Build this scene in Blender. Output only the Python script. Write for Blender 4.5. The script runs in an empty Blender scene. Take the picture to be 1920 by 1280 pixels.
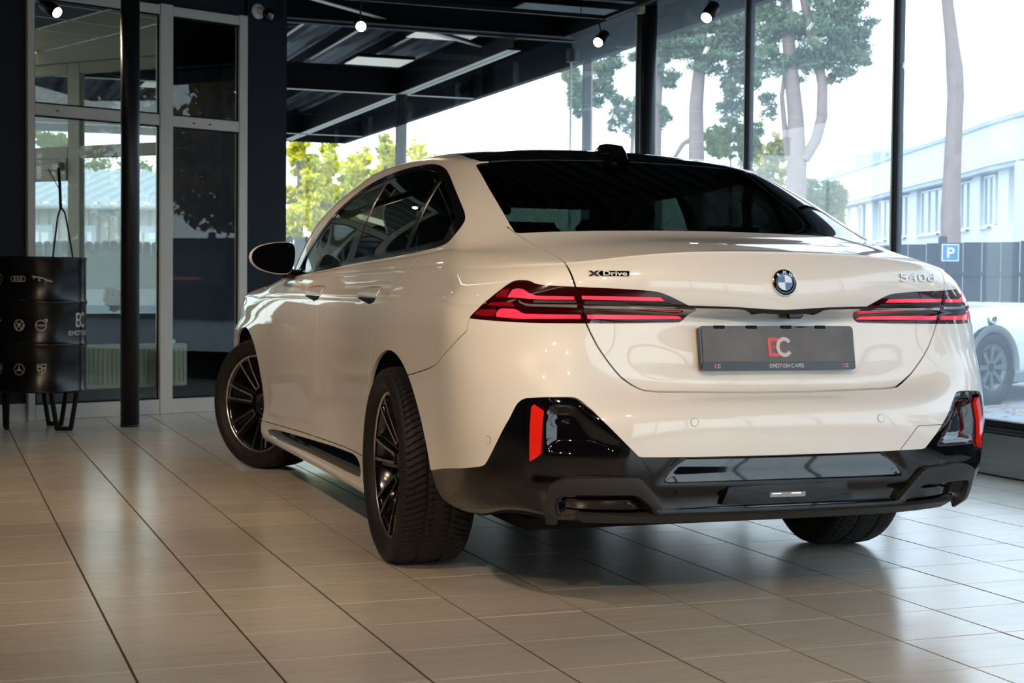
import bpy, math, random
import numpy as np
from mathutils import Vector, Matrix
random.seed(7); RNG=np.random.default_rng(7)
SC=bpy.context.scene
# ======================= camera =======================
CAMP=np.array([-2.3336514,-5.3369707,0.9914509]); YAW,PIT,ROL,FPX=0.33533226,-0.03532611,0.00972503,2890.5768
def _axes():
    cy,sy=math.cos(YAW),math.sin(YAW)
    f=np.array([sy*math.cos(PIT),cy*math.cos(PIT),math.sin(PIT)]); r=np.array([cy,-sy,0.]); u=np.cross(r,f)
    return r*math.cos(ROL)+u*math.sin(ROL), -r*math.sin(ROL)+u*math.cos(ROL), f
CR,CU,CF=_axes()
def at(x,y,d):
    """world point seen at pixel (x,y) of the 1920x1280 photograph at depth d"""
    return CAMP+(CF+CR*(x-960)/FPX-CU*(y-640)/FPX)*d
cam=bpy.data.cameras.new('camera'); cam.sensor_width=36; cam.lens=FPX/1920*36; cam.clip_start=.05; cam.clip_end=400
co=bpy.data.objects.new('camera',cam); SC.collection.objects.link(co); SC.camera=co
co.matrix_world=Matrix([[CR[0],CU[0],-CF[0],CAMP[0]],[CR[1],CU[1],-CF[1],CAMP[1]],[CR[2],CU[2],-CF[2],CAMP[2]],[0,0,0,1]])
cam.dof.use_dof=True; cam.dof.focus_distance=5.2; cam.dof.aperture_fstop=9
# ======================= sky, sun, exposure =======================
SKY_STRENGTH=4.0; SUN=1.3; SPOT=.42; EXPO=0.0
SC.view_settings.view_transform='Standard'; SC.view_settings.look='None'; SC.view_settings.gamma=1
SC.view_settings.exposure=EXPO; SC.view_settings.use_curve_mapping=False
w=bpy.data.worlds.new('sky'); SC.world=w; w.use_nodes=True; nt=w.node_tree; nt.nodes.clear()
out=nt.nodes.new('ShaderNodeOutputWorld'); bg=nt.nodes.new('ShaderNodeBackground'); nt.links.new(bg.outputs[0],out.inputs[0])
tc=nt.nodes.new('ShaderNodeTexCoord'); sep=nt.nodes.new('ShaderNodeSeparateXYZ'); nt.links.new(tc.outputs['Generated'],sep.inputs[0])
cr=nt.nodes.new('ShaderNodeValToRGB'); nt.links.new(sep.outputs[2],cr.inputs[0])
cr.color_ramp.elements[0].position=0.0; cr.color_ramp.elements[0].color=(.90,.96,1,1)
cr.color_ramp.elements[1].position=.8; cr.color_ramp.elements[1].color=(.55,.74,1,1)
nt.links.new(cr.outputs[0],bg.inputs[0]); bg.inputs[1].default_value=SKY_STRENGTH
sl=bpy.data.lights.new('sun','SUN'); sl.energy=SUN; sl.angle=.3; sl.color=(1,.93,.82)
so=bpy.data.objects.new('sun',sl); SC.collection.objects.link(so)
so.rotation_euler=(math.radians(52),0,math.radians(-35))    # sun high behind the viewer's left: lights the garden side, not the room

# ======================= helpers =======================
TH=-0.0237717
def TF(x,y,z=0.):
    return (x*math.cos(TH)+y*math.sin(TH), -x*math.sin(TH)+y*math.cos(TH), z)
def LW(a,b,z=0.):      # glazed partition on the left: a along it, b behind it
    return (-1.94+.9239*a-.3827*b, 6.23+.3827*a+.9239*b, z)
def ID(x,y,z=0.): return (x,y,z)
class MB:
    def __init__(s): s.v=[]; s.f=[]; s.sm=[]
    def add(s,vs,fs,smooth=False,xf=None):
        o=len(s.v); s.v+=[tuple(xf(*p)) if xf else tuple(p) for p in vs]
        s.f+=[tuple(i+o for i in f) for f in fs]; s.sm+=[smooth]*len(fs); return s
    def box(s,x0,y0,z0,x1,y1,z1,xf=None):
        vs=[(x,y,z) for z in(z0,z1) for x,y in((x0,y0),(x1,y0),(x1,y1),(x0,y1))]
        return s.add(vs,[(0,3,2,1),(4,5,6,7),(0,1,5,4),(1,2,6,5),(2,3,7,6),(3,0,4,7)],False,xf)
    def bevbox(s,x0,y0,z0,x1,y1,z1,b,xf=None):
        """box with chamfered edges"""
        vs=[];
        for (z,i) in((z0,b),(z0+b,0),(z1-b,0),(z1,b)):
            for x,y in((x0,y0),(x1,y0),(x1,y1),(x0,y1)):
                sx=1 if x==x0 else -1; sy=1 if y==y0 else -1
                vs+= [(x+sx*(b+i),y+sy*i,z),(x+sx*i,y+sy*(b+i),z)]
        # order corners around
        def ring(k): o=k*8; return [o+1,o+0,o+2,o+3,o+5,o+4,o+6,o+7]
        fs=[]
        for k in range(3):
            a,c=ring(k),ring(k+1)
            for i in range(8): fs.append((a[i],a[(i+1)%8],c[(i+1)%8],c[i]))
        fs+= [tuple(reversed(ring(0))),tuple(ring(3))]
        return s.add(vs,fs,False,xf)
    def tube(s,pts,r,n=10,cap=True,xf=None,smooth=True):
        pts=[Vector(p) for p in pts]; rs=r if isinstance(r,(list,tuple)) else [r]*len(pts)
        vs=[];fs=[]; prev=None
        for i,p in enumerate(pts):
            t=(pts[min(i+1,len(pts)-1)]-pts[max(i-1,0)]).normalized()
            a=prev if prev is not None else (Vector((0,0,1)) if abs(t.z)<.9 else Vector((1,0,0)))
            x=(a-t*a.dot(t)).normalized(); y=t.cross(x); prev=x
            for k in range(n):
                an=2*math.pi*k/n; vs.append(tuple(p+(x*math.cos(an)+y*math.sin(an))*rs[i]))
        for i in range(len(pts)-1):
            for k in range(n): fs.append((i*n+k,i*n+(k+1)%n,(i+1)*n+(k+1)%n,(i+1)*n+k))
        s.add(vs,fs,smooth,xf)
        if cap:
            m=len(pts)-1; s.add(vs[:n],[tuple(range(n-1,-1,-1))],False,xf); s.add(vs[m*n:],[tuple(range(n))],False,xf)
        return s
    def lathe(s,prof,n=32,axis='z',c=(0,0,0),xf=None,smooth=True,closed=False):
        """prof: (radius, height) pairs around an axis"""
        vs=[];fs=[]
        for r,h in prof:
            for k in range(n):
                a=2*math.pi*k/n; x,y=r*math.cos(a),r*math.sin(a)
                p={'z':(x,y,h),'x':(h,x,y),'y':(y,h,x)}[axis]; vs.append((p[0]+c[0],p[1]+c[1],p[2]+c[2]))
        m=len(prof)
        for i in range(m if closed else m-1):
            j=(i+1)%m
            for k in range(n): fs.append((i*n+k,i*n+(k+1)%n,j*n+(k+1)%n,j*n+k))
        return s.add(vs,fs,smooth,xf)
    def prism(s,poly,d0,d1,fn,smooth=False):
        """2-D polygon placed by fn(a,b,d) at depths d0 (front) and d1 (back)"""
        n=len(poly); vs=[tuple(fn(a,b,d0)) for a,b in poly]+[tuple(fn(a,b,d1)) for a,b in poly]
        fs=[tuple(range(n)),tuple(range(2*n-1,n-1,-1))]+[(i,n+i,n+(i+1)%n,(i+1)%n) for i in range(n)]
        return s.add(vs,fs,smooth)
    def build(s,name,mat=None,parent=None,data=None,**tags):
        loc=Vector((0,0,0))
        q=parent
        while q is not None: loc+=q.location; q=q.parent
        me=data
        if me is None:
            me=bpy.data.meshes.new(name); me.from_pydata([tuple(Vector(p)-loc) for p in s.v],[],s.f)
            if any(s.sm): me.polygons.foreach_set('use_smooth',s.sm)
            if mat: me.materials.append(mat)
            me.update()
        o=bpy.data.objects.new(name,me); SC.collection.objects.link(o); o.parent=parent
        for k,v in tags.items(): o[k]=v
        return o
def thing(name,label,cat,loc=(0,0,0),rz=0,group=None):
    o=bpy.data.objects.new(name,None); SC.collection.objects.link(o); o.location=loc; o.rotation_euler=(0,0,rz); o.empty_display_size=.1
    o['label']=label; o['category']=cat
    if group: o['group']=group
    return o
def setting(name,parent=None): 
    o=bpy.data.objects.new(name,None); SC.collection.objects.link(o); o.parent=parent; o.empty_display_size=.1
    if parent is None: o['kind']='structure'
    return o
def dup(root,loc,rz=0,label=None):
    r=root.copy(); SC.collection.objects.link(r); r.location=loc; r.rotation_euler=(0,0,rz)
    if label: r['label']=label
    for ch in list(root.children):
        c=ch.copy(); SC.collection.objects.link(c); c.parent=r
        for g in list(ch.children):
            d=g.copy(); SC.collection.objects.link(d); d.parent=c
    return r
# ---------------- materials ----------------
def mat(name,col,rough=.5,metal=0.,coat=0.,emit=None,es=0.,spec=.5,noise=0.,nscale=8.,bump=0.,bscale=40.,coatr=.03):
    m=bpy.data.materials.new(name); m.use_nodes=True; t=m.node_tree; b=t.nodes['Principled BSDF']
    b.inputs['Base Color'].default_value=(*col,1); b.inputs['Roughness'].default_value=rough; b.inputs['Metallic'].default_value=metal
    b.inputs['Coat Weight'].default_value=coat; b.inputs['Coat Roughness'].default_value=coatr; b.inputs['Specular IOR Level'].default_value=spec
    if emit: b.inputs['Emission Color'].default_value=(*emit,1); b.inputs['Emission Strength'].default_value=es
    if noise or bump:
        tc=t.nodes.new('ShaderNodeTexCoord'); n=t.nodes.new('ShaderNodeTexNoise'); n.inputs['Scale'].default_value=nscale; n.inputs['Detail'].default_value=6
        t.links.new(tc.outputs['Object'],n.inputs['Vector'])
        if noise:
            mp=t.nodes.new('ShaderNodeMapRange'); mp.inputs[3].default_value=1-noise; mp.inputs[4].default_value=1+noise; t.links.new(n.outputs[0],mp.inputs[0])
            mx=t.nodes.new('ShaderNodeVectorMath'); mx.operation='SCALE'; mx.inputs[0].default_value=col; t.links.new(mp.outputs[0],mx.inputs['Scale']); t.links.new(mx.outputs[0],b.inputs['Base Color'])
        if bump:
            n2=t.nodes.new('ShaderNodeTexNoise'); n2.inputs['Scale'].default_value=bscale; n2.inputs['Detail'].default_value=4; t.links.new(tc.outputs['Object'],n2.inputs['Vector'])
            bp=t.nodes.new('ShaderNodeBump'); bp.inputs['Strength'].default_value=bump; bp.inputs['Distance'].default_value=.01; t.links.new(n2.outputs[0],bp.inputs['Height']); t.links.new(bp.outputs[0],b.inputs['Normal'])
    return m
def glass(name,tint=(.95,.97,.97),haze=0.,hazecol=(.8,.9,1),refl=1.,ior=1.5):
    m=bpy.data.materials.new(name); m.use_nodes=True; t=m.node_tree; t.nodes.clear(); N=t.nodes.new; L=t.links.new
    o=N('ShaderNodeOutputMaterial'); tr=N('ShaderNodeBsdfTransparent'); tr.inputs[0].default_value=(*tint,1)
    gl=N('ShaderNodeBsdfGlossy'); gl.inputs['Roughness'].default_value=.0; gl.inputs[0].default_value=(1,1,1,1)
    g=N('ShaderNodeNewGeometry'); mm=N('ShaderNodeMath'); mm.operation='MULTIPLY_ADD'; mm.inputs[1].default_value=1/ior-ior; mm.inputs[2].default_value=ior
    L(g.outputs['Backfacing'],mm.inputs[0]); fr=N('ShaderNodeFresnel'); L(mm.outputs[0],fr.inputs['IOR'])
    sc=N('ShaderNodeMath'); sc.operation='MULTIPLY'; sc.inputs[1].default_value=refl; sc.use_clamp=True; L(fr.outputs[0],sc.inputs[0])
    mx=N('ShaderNodeMixShader'); L(sc.outputs[0],mx.inputs[0])
    if haze:
        df=N('ShaderNodeBsdfTranslucent'); df.inputs[0].default_value=(*hazecol,1); d2=N('ShaderNodeBsdfDiffuse'); d2.inputs[0].default_value=(*hazecol,1)
        m0=N('ShaderNodeMixShader'); m0.inputs[0].default_value=.5; L(df.outputs[0],m0.inputs[1]); L(d2.outputs[0],m0.inputs[2])
        m1=N('ShaderNodeMixShader'); tc=N('ShaderNodeTexCoord'); nz=N('ShaderNodeTexNoise'); nz.inputs['Scale'].default_value=2.; L(tc.outputs['Object'],nz.inputs['Vector'])
        mr=N('ShaderNodeMapRange'); mr.inputs[3].default_value=haze*.7; mr.inputs[4].default_value=haze*1.3; L(nz.outputs[0],mr.inputs[0]); L(mr.outputs[0],m1.inputs[0])
        L(tr.outputs[0],m1.inputs[1]); L(m0.outputs[0],m1.inputs[2]); L(m1.outputs[0],mx.inputs[1])
    else: L(tr.outputs[0],mx.inputs[1])
    L(gl.outputs[0],mx.inputs[2]); L(mx.outputs[0],o.inputs[0]); return m
M={}
M['black']=mat('black_paint',(.006,.0065,.008),.5,noise=.15,spec=.12); M['blackg']=mat('black_gloss',(.004,.004,.005),.08,coat=1)
M['steel']=mat('dark_column_steel',(.010,.011,.014),.38,spec=.35,noise=.1)
M['wall']=mat('anthracite_wall',(.0065,.0085,.012),.6,noise=.08,bump=.05,spec=.2)
M['backwall']=mat('charcoal_wall',(.02,.018,.016),.8,noise=.1)
M['ceil']=mat('black_ceiling',(.008,.008,.009),.8,noise=.1,spec=.1)
M['beamlight']=mat('lamplit_flange_tone',(.82,.74,.64),.5,noise=.05)  # lamp light on the beam undersides put into a pale colour
M['frame']=mat('white_window_frame',(.47,.44,.39),.45,noise=.05)
M['frame2']=mat('cream_window_frame',(.34,.295,.185),.5,noise=.05)
M['glass']=glass('clear_pane',(.93,.97,.96))
M['glassr']=glass('hazy_pane',(.93,.97,.985),haze=.12,hazecol=(.78,.90,1),refl=.5)  # bluish haze over the view mixed into the pane
M['glassl']=glass('partition_pane',(.70,.74,.72),refl=.8)
M['paint']=mat('white_car_paint',(.81,.79,.755),.36,coat=1.,coatr=.02,spec=.4)
M['pgloss']=mat('piano_black_plastic',(.003,.003,.004),.035,coat=0.,spec=.62)
M['trimk']=mat('window_trim_black',(.006,.006,.007),.16,coat=.6)
M['matte']=mat('matte_dark_grey_plastic',(.020,.020,.021),.5,bump=.05,bscale=400)
M['cglasss']=glass('privacy_side_glass',(.035,.045,.04),refl=1.35)
M['cglass']=glass('tinted_rear_glass',(.07,.10,.088),refl=1.0)
M['cglassf']=glass('tinted_front_glass',(.15,.20,.18),refl=1.0)
M['rubber']=mat('tyre_rubber',(.011,.010,.010),.6,spec=.3,noise=.2,nscale=30)
M['rimk']=mat('rim_gloss_black',(.006,.006,.007),.14,coat=.8)
M['rimm']=mat('rim_machined_face',(.60,.54,.56),.28,metal=1.,noise=.05,nscale=60)
M['chrome']=mat('chrome',(.8,.8,.82),.08,metal=1.)
M['chromed']=mat('satin_chrome',(.36,.35,.34),.15,metal=1.)
M['steelm']=mat('brake_steel',(.10,.10,.10),.35,metal=1.)
M['lamp']=mat('dark_red_lamp_lens',(.030,.001,.002),.08,coat=1.)
M['lampdim']=mat('faint_glow_red_lens',(.20,.004,.010),.12,coat=1.,emit=(1,.02,.05),es=.06)  # faint red glow put into the lens parts that are not lit
M['lampbar']=mat('lit_red_light_bar',(.5,.02,.05),.2,coat=1.,emit=(1,.035,.075),es=1.15)
M['lampbar2']=mat('lit_red_light_block',(.5,.02,.05),.2,coat=1.,emit=(1,.05,.11),es=.62)
M['lampch']=mat('lamp_chrome_blade',(.55,.50,.50),.2,metal=.7,coat=1.)
M['reflr']=mat('glowing_red_reflector',(.62,.012,.006),.15,coat=1.,emit=(1,.02,.01),es=.18,noise=.3,nscale=200)  # slight glow added to the plastic for the light it throws back
M['fabric']=mat('dark_seat_leather',(.018,.018,.020),.5,bump=.1)
M['cabin']=mat('dark_cabin_trim',(.010,.010,.011),.7)
M['leafy']=None
# ======================= the showroom =======================
def node_tile():
    m=bpy.data.materials.new('beige_marble_tile'); m.use_nodes=True; t=m.node_tree; N=t.nodes.new; L=t.links.new; b=t.nodes['Principled BSDF']
    g=N('ShaderNodeNewGeometry'); mp=N('ShaderNodeMapping'); mp.inputs['Rotation'].default_value=(0,0,TH); L(g.outputs['Position'],mp.inputs['Vector'])
    dv=N('ShaderNodeVectorMath'); dv.operation='DIVIDE'; dv.inputs[1].default_value=(.3487,.327,1); ofs=N('ShaderNodeVectorMath'); ofs.operation='ADD'; ofs.inputs[1].default_value=(1.988+20*.3487,1.281+20*.327,0)
    L(mp.outputs[0],ofs.inputs[0]); L(ofs.outputs[0],dv.inputs[0]); fl=N('ShaderNodeVectorMath'); fl.operation='FLOOR'; L(dv.outputs[0],fl.inputs[0])
    wn=N('ShaderNodeTexWhiteNoise'); wn.noise_dimensions='2D'; L(fl.outputs[0],wn.inputs['Vector'])
    st=N('ShaderNodeMapping'); st.inputs['Scale'].default_value=(2.2,34,1); st.inputs['Rotation'].default_value=(0,0,.0); L(mp.outputs[0],st.inputs['Vector'])
    nz=N('ShaderNodeTexNoise'); nz.noise_dimensions='4D'; nz.inputs['Scale'].default_value=1.; nz.inputs['Detail'].default_value=5; nz.inputs['Roughness'].default_value=.6; nz.inputs['Distortion'].default_value=.6
    L(st.outputs[0],nz.inputs['Vector']); sc=N('ShaderNodeMath'); sc.operation='MULTIPLY'; sc.inputs[1].default_value=9; L(wn.outputs[0],sc.inputs[0]); L(sc.outputs[0],nz.inputs['W'])
    cr=N('ShaderNodeValToRGB'); e=cr.color_ramp.elements; e[0].position=.34; e[0].color=(.48,.44,.385,1); e[1].position=.50; e[1].color=(.56,.50,.42,1)
    q=e.new(.60); q.color=(.56,.49,.405,1); q=e.new(.76); q.color=(.50,.36,.25,1); L(nz.outputs[0],cr.inputs[0])
    mr=N('ShaderNodeMapRange'); mr.inputs[3].default_value=.955; mr.inputs[4].default_value=1.03; L(wn.outputs[0],mr.inputs[0])
    mx=N('ShaderNodeVectorMath'); mx.operation='SCALE'; L(cr.outputs[0],mx.inputs[0]); L(mr.outputs[0],mx.inputs['Scale']); L(mx.outputs[0],b.inputs['Base Color'])
    n3=N('ShaderNodeTexNoise'); n3.inputs['Scale'].default_value=6; L(g.outputs['Position'],n3.inputs['Vector']); r=N('ShaderNodeMapRange'); r.inputs[3].default_value=.17; r.inputs[4].default_value=.27; L(n3.outputs[0],r.inputs[0]); L(r.outputs[0],b.inputs['Roughness'])
    bp=N('ShaderNodeBump'); bp.inputs['Strength'].default_value=.05; bp.inputs['Distance'].default_value=.002; n4=N('ShaderNodeTexNoise'); n4.inputs['Scale'].default_value=25; L(g.outputs['Position'],n4.inputs['Vector']); L(n4.outputs[0],bp.inputs['Height']); L(bp.outputs[0],b.inputs['Normal'])
    b.inputs['Specular IOR Level'].default_value=.62
    return m
M['tile']=node_tile(); M['grout']=mat('dark_grout',(.055,.040,.032),.9,noise=.2)
PX,PY,X0,Y0=.3487,.327,-1.988,-1.281; GA,GB=.0034,.0019
floor=MB().add([TF(-7,-9),TF(3.2,-9),TF(3.2,8.2),TF(-7,8.2)],[(0,1,2,3)]).build('floor',M['grout'],kind='structure')
floor.location.z=-.0028
floor.data.transform(Matrix.Translation((0,0,0)))
tl=[]
for i in range(-15,15):
    for j in range(-24,29):
        x0,y0=X0+i*PX,Y0+j*PY
        if x0<-7 or y0<-9 or x0+PX>3.16 or y0+PY>8.14: continue
        c=np.array(TF(x0+PX/2,y0+PY/2)); d=c-CAMP; z=d@CF
        # behind the partition?
        b=-.3827*(c[0]+1.94)+.9239*(c[1]-6.23); vis=0
        if b>.3: continue
        if z>.5:
            u,v=960+FPX*(d@CR)/z,640-FPX*(d@CU)/z
            if -200<u<2120 and v<1400: vis=1/z**3*(.25 if (abs(c[0])<.8 and -.4<c[1]<3.2) else 1)
        tl.append((vis,i,j,x0,y0))
tl.sort(reverse=True)
tm=MB(); 
def tilebox(mb,x0,y0,w,h):
    e=.0004; z=0.
    vs=[(x0,y0,-.006),(x0+w,y0,-.006),(x0+w,y0+h,-.006),(x0,y0+h,-.006),(x0,y0,z-e),(x0+w,y0,z-e),(x0+w,y0+h,z-e),(x0,y0+h,z-e),(x0+e,y0+e,z),(x0+w-e,y0+e,z),(x0+w-e,y0+h-e,z),(x0+e,y0+h-e,z)]
    fs=[(0,1,5,4),(1,2,6,5),(2,3,7,6),(3,0,4,7),(4,5,9,8),(5,6,10,9),(6,7,11,10),(7,4,8,11),(8,9,10,11)]
    return vs,fs
vs,fs=tilebox(None,0,0,PX-2*GA,PY-2*GB); tmesh=bpy.data.meshes.new('tile'); tmesh.from_pydata([TF(*v) for v in vs],[],fs); tmesh.materials.append(M['tile'])
for n,(vis,i,j,x0,y0) in enumerate(tl):
    if n<290 and vis>0:
        o=bpy.data.objects.new('tile',tmesh); SC.collection.objects.link(o); o.parent=floor
        p=TF(x0+GA,y0+GB,0); o.location=(p[0],p[1],.0028+random.uniform(-.0003,.0003)); o.rotation_euler=(random.uniform(-.0008,.0008),random.uniform(-.0008,.0008),0)
    else:
        vs,fs=tilebox(None,x0+GA,y0+GB,PX-2*GA,PY-2*GB); tm.add(vs,fs,False,TF)
so_=tm.build('tiles',M['tile'],floor,kind='stuff')
# --- walls, ceiling ---
H=3.62
MB().box(-7.2,-9.2,0,-7,6,H,TF).build('wall_left',M['backwall'],kind='structure')
MB().box(-7.2,-9.2,0,-.4,-9,H,TF).build('wall_back',M['backwall'],kind='structure')
MB().box(-.4,-9.2,2.7,3.3,-9,H,TF).box(-.4,-9.2,0,3.3,-9,.25,TF).build('wall_back_header',M['wall'],kind='structure')
MB().box(-5.4,0,0,-.055,.15,H,LW).build('wall_far_left',M['wall'],kind='structure')
MB().box(1.76,-.02,0,2.0,.42,H,LW).box(2.0,.0,0,2.145,.40,H,LW).build('wall_corner_pier',M['wall'],kind='structure')
MB().box(-5.4,-.012,0,-.055,0,.125,LW).build('baseboard_left',M['frame'],kind='structure')
# ceiling: corrugated black deck over the room and the canopy outside
ce=MB(); nx=150
def deck(mb,x0,x1,y0,y1,z,p=.20,h=.045):
    x=x0; vs=[];fs=[]
    pr=[]
    while x<x1: pr+=[(x,z),(x+p*.36,z),(x+p*.5,z+h),(x+p*.86,z+h)]; x+=p
    for a,b in pr: vs+=[(a,y0,b),(a,y1,b)]
    for i in range(len(pr)-1): fs.append((2*i,2*i+1,2*i+3,2*i+2))
    mb.add(vs,fs,False,TF)
deck(ce,-7.1,3.1,-9.1,8.1,H); ce.build('ceiling',M['ceil'],kind='structure')
M['deckm']=mat('grey_corrugated_soffit',(.075,.075,.09),.45,noise=.25,nscale=3,metal=.3)
can=thing('entrance_canopy','black steel canopy outside with corrugated soffit and beam flanges coloured pale as if lamplit','canopy',TF(2.6,12,3.2))
cd=MB(); deck(cd,-4.6,3.5,8.2,18.2,3.66); deck(cd,3.22,3.5,-6,8.2,3.66,.1,.02); cd.build('soffit',M['deckm'],can)
MB().box(3.50,-6,3.2,3.58,18.3,3.75,TF).build('fascia',M['black'],can); MB().box(-4.6,18.2,3.2,3.58,18.3,3.75,TF).build('fascia',M['black'],can)
def ibeam(mb,fl,x0,x1,y0,y1,z0,z1,along):
    # web + flanges in black, pale strip under the bottom flange for lamp light on it
    if along=='y':
        xm=(x0+x1)/2; mb.box(xm-.006,y0,z0,xm+.006,y1,z1,TF); mb.box(x0,y0,z0+.004,x1,y1,z0+.016,TF); mb.box(x0,y0,z1-.012,x1,y1,z1,TF)
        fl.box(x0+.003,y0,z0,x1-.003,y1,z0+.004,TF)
    else:
        ym=(y0+y1)/2; mb.box(x0,ym-.006,z0,x1,ym+.006,z1,TF); mb.box(x0,y0,z0+.004,x1,y1,z0+.016,TF); mb.box(x0,y0,z1-.012,x1,y1,z1,TF)
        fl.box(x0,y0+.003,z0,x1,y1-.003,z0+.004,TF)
for args in [(2.56,2.70,8.3,18.1,3.2,3.5,'y'),(-4.5,3.5,11.93,12.03,3.2,3.5,'x'),(-4.5,3.5,17.0,17.1,3.2,3.5,'x')]:
    a=MB();b=MB(); ibeam(a,b,*args); a.build('beam',M['black'],can); b.build('flange',M['beamlight'],can,label='beam underside coloured pale as if lamplit')
for i,x in enumerate([-1.5,-.9,-.3,.3,.9,1.5,2.1]):
    a=MB(); a.box(x,8.3,3.54,x+.05,18.1,3.65,TF); o=a.build('joist',M['black'],can)
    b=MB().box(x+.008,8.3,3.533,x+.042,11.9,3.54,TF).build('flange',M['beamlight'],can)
M['panel']=mat('dim_light_panel',(.7,.66,.6),.5,emit=(1,.93,.84),es=.42)
M['panelw']=mat('bright_light_panel',(.8,.8,.7),.5,emit=(1,.93,.68),es=1.5)
for (x,y) in [(1.52,10.62),(1.62,8.62),(-.6,9.6),(-.3,13.6)]:
    t=thing('canopy_light_panel',{1.52:'square cream light panel under the canopy, the farther one above the yellow trees',1.62:'square cream light panel under the canopy nearest the glass',-.6:'cream light panel under the canopy beside the dark corner pier',-.3:'cream light panel at the far left end of the canopy'}[x],'light panel',TF(x+.22+.3,y+.3,3.4),0,'light panels under the canopy')
    X=x+.22
    MB().box(X,y,3.40,X+.62,y+.56,3.43,TF).build('panel',M['panel'],t); MB().box(X-.01,y-.01,3.405,X+.63,y+.57,3.44,TF).build('housing',M['black'],t)
def column(x,y,r,z1,label,name='column'):
    t=thing(name,label,'column',(x,y,0))
    MB().lathe([(0,0),(r,0),(r,z1),(0,z1)],40,c=(x,y,0)).build('shaft',M['steel'],t)
    MB().lathe([(0,.0),(r*1.04,.0),(r*1.04,.012),(r,.014)],40,c=(x,y,0)).build('foot_ring',M['steel'],t)
    return t
column(-1.322,5.60,.064,H,'slim black round steel column in front of the white window frames')
column(2.87,6.27,.067,3.6,'black round steel column beside the right glass wall, behind the car roof')
px,py=at(751,400,17.9)[:2]; column(px,py,.068,3.2,'black round post outside under the canopy, before the yellow trees','canopy_post')
px,py=at(1098.5,300,15.0)[:2]; t=thing('canopy_edge_post','thin dark post outside under the canopy edge beside the glass corner','post',(px,py,0)); MB().box(px-.033,py-.033,0,px+.033,py+.033,3.2).build('shaft',M['steel'],t)
# --- interior beams and light track ---
t=thing('roof_beams','black steel roof beams under the showroom ceiling','beam',TF(0,6.6,3.4))
a=MB();b=MB(); ibeam(a,b,-7,3.1,7.98,8.14,3.30,3.6,'x'); a.build('beam',M['black'],t)
MB().box(3.0,-9,3.30,3.14,8.14,3.6,TF).build('beam',M['black'],t)
MB().box(-7,6.02,3.28,3.0,6.12,3.6,TF).build('beam',M['black'],t); MB().box(-7,.6,3.34,3.0,.7,3.6,TF).build('beam',M['black'],t); MB().box(-7,-4.4,3.34,3.0,-4.3,3.6,TF).build('beam',M['black'],t)
# slanting beam with a flange coloured pale for lamp light, parallel to the partition
P0=np.array(at(601,8.4,12.9)); P1=np.array(at(880,51,15.05)); P1[2]=P0[2]=3.36; D_=(P1-P0); Dn=D_/np.linalg.norm(D_); S_=np.array([-Dn[1],Dn[0],0])
def BX(a,b,c): q=P0+Dn*a+S_*b; return (q[0],q[1],c)
MB().box(-6,-.05,3.365,3.0,.05,3.38,BX).box(-6,-.006,3.365,3.0,.006,3.6,BX).build('beam',M['black'],t); MB().box(-6,-.03,3.36,3.0,.03,3.365,BX).build('flange',M['beamlight'],t,label='slanting beam underside coloured pale as if lamplit')
MB().box(2.05,6.5,3.30,2.9,6.9,3.31,TF).build('bracket_plate',M['matte'],t)
tr=thing('lighting_track','black ceiling lighting track turning at the corner by the round column','track',TF(2.6,6.40,3.2))
MB().box(-6.5,6.38,3.195,2.72,6.42,3.225,TF).build('track_rail',M['black'],tr); MB().box(2.70,-8,3.195,2.74,6.42,3.225,TF).build('track_rail',M['black'],tr); MB().box(-3.2,-8,3.195,-3.16,6.42,3.225,TF).build('track_rail',M['black'],tr)
for x,y in((-6,6.4),(-2,6.4),(2.5,6.4),(2.72,3),(2.72,-2),(-3.18,3),(-3.18,-2)): MB().tube([TF(x,y,3.22),TF(x,y,H)],.004,6).build('hanger',M['black'],tr)
M['tube']=mat('glowing_tube',(1,1,1),.4,emit=(1,.93,.82),es=9)
def spot(pos,aim,label,power,ang=46,blend=.25,lens=16,size=.05,col=(1,.75,.52),stem=.08,L=.17,R=.047,group=None):
    pos=Vector(pos); d=(Vector(aim)-pos).normalized(); q=d.to_track_quat('-Z','Y').to_matrix()
    t=thing('track_spotlight',label,'spotlight',tuple(pos),group=group)
    f=lambda a,b,c:tuple(pos+q@Vector((a,b,c)))
    MB().lathe([(0,L),(R,L),(R,0.0),(R*.86,0.0),(R*.86,.02),(0,.02)],24,xf=f).build('lamp_body',M['black'],t)
    MB().lathe([(0,.004),(R*.82,.004),(R*.82,.012),(0,.012)],24,xf=f).build('lamp_lens',M['lens'],t)
    e0=pos-d*L*.6; MB().tube([tuple(e0+Vector((0,0,.02))),(pos.x,pos.y,3.1945)],.007,8).build('stem',M['black'],t)
    l=bpy.data.lights.new('spot_lamp','SPOT'); l.energy=power*SPOT; l.spot_size=math.radians(ang); l.spot_blend=blend; l.shadow_soft_size=size; l.color=col
    o=bpy.data.objects.new('spot_lamp',l); SC.collection.objects.link(o); o.parent=t; o.location=d*.015; o.rotation_euler=d.to_track_quat('-Z','Y').to_euler()
    return t
M['lens']=mat('glowing_lamp_lens',(1,1,1),.3,emit=(1,.93,.84),es=14)
def gz(x,y,z):
    d=at(x,y,1)-CAMP; return CAMP+d*((z-CAMP[2])/d[2])
def sp(px,py,z,aim,label,power,**k):
    d=at(px,py,1)-CAMP; nx=np.array([math.cos(TH),-math.sin(TH),0]); ny=np.array([math.sin(TH),math.cos(TH),0])   # hung exactly under the track rail
    t=(2.72-CAMP@nx)/(d@nx) if px>1300 else (6.40-CAMP@ny)/(d@ny)
    return spot(tuple(CAMP+d*t),aim,label,power,group='spotlights hanging from the lighting track',**k)
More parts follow.
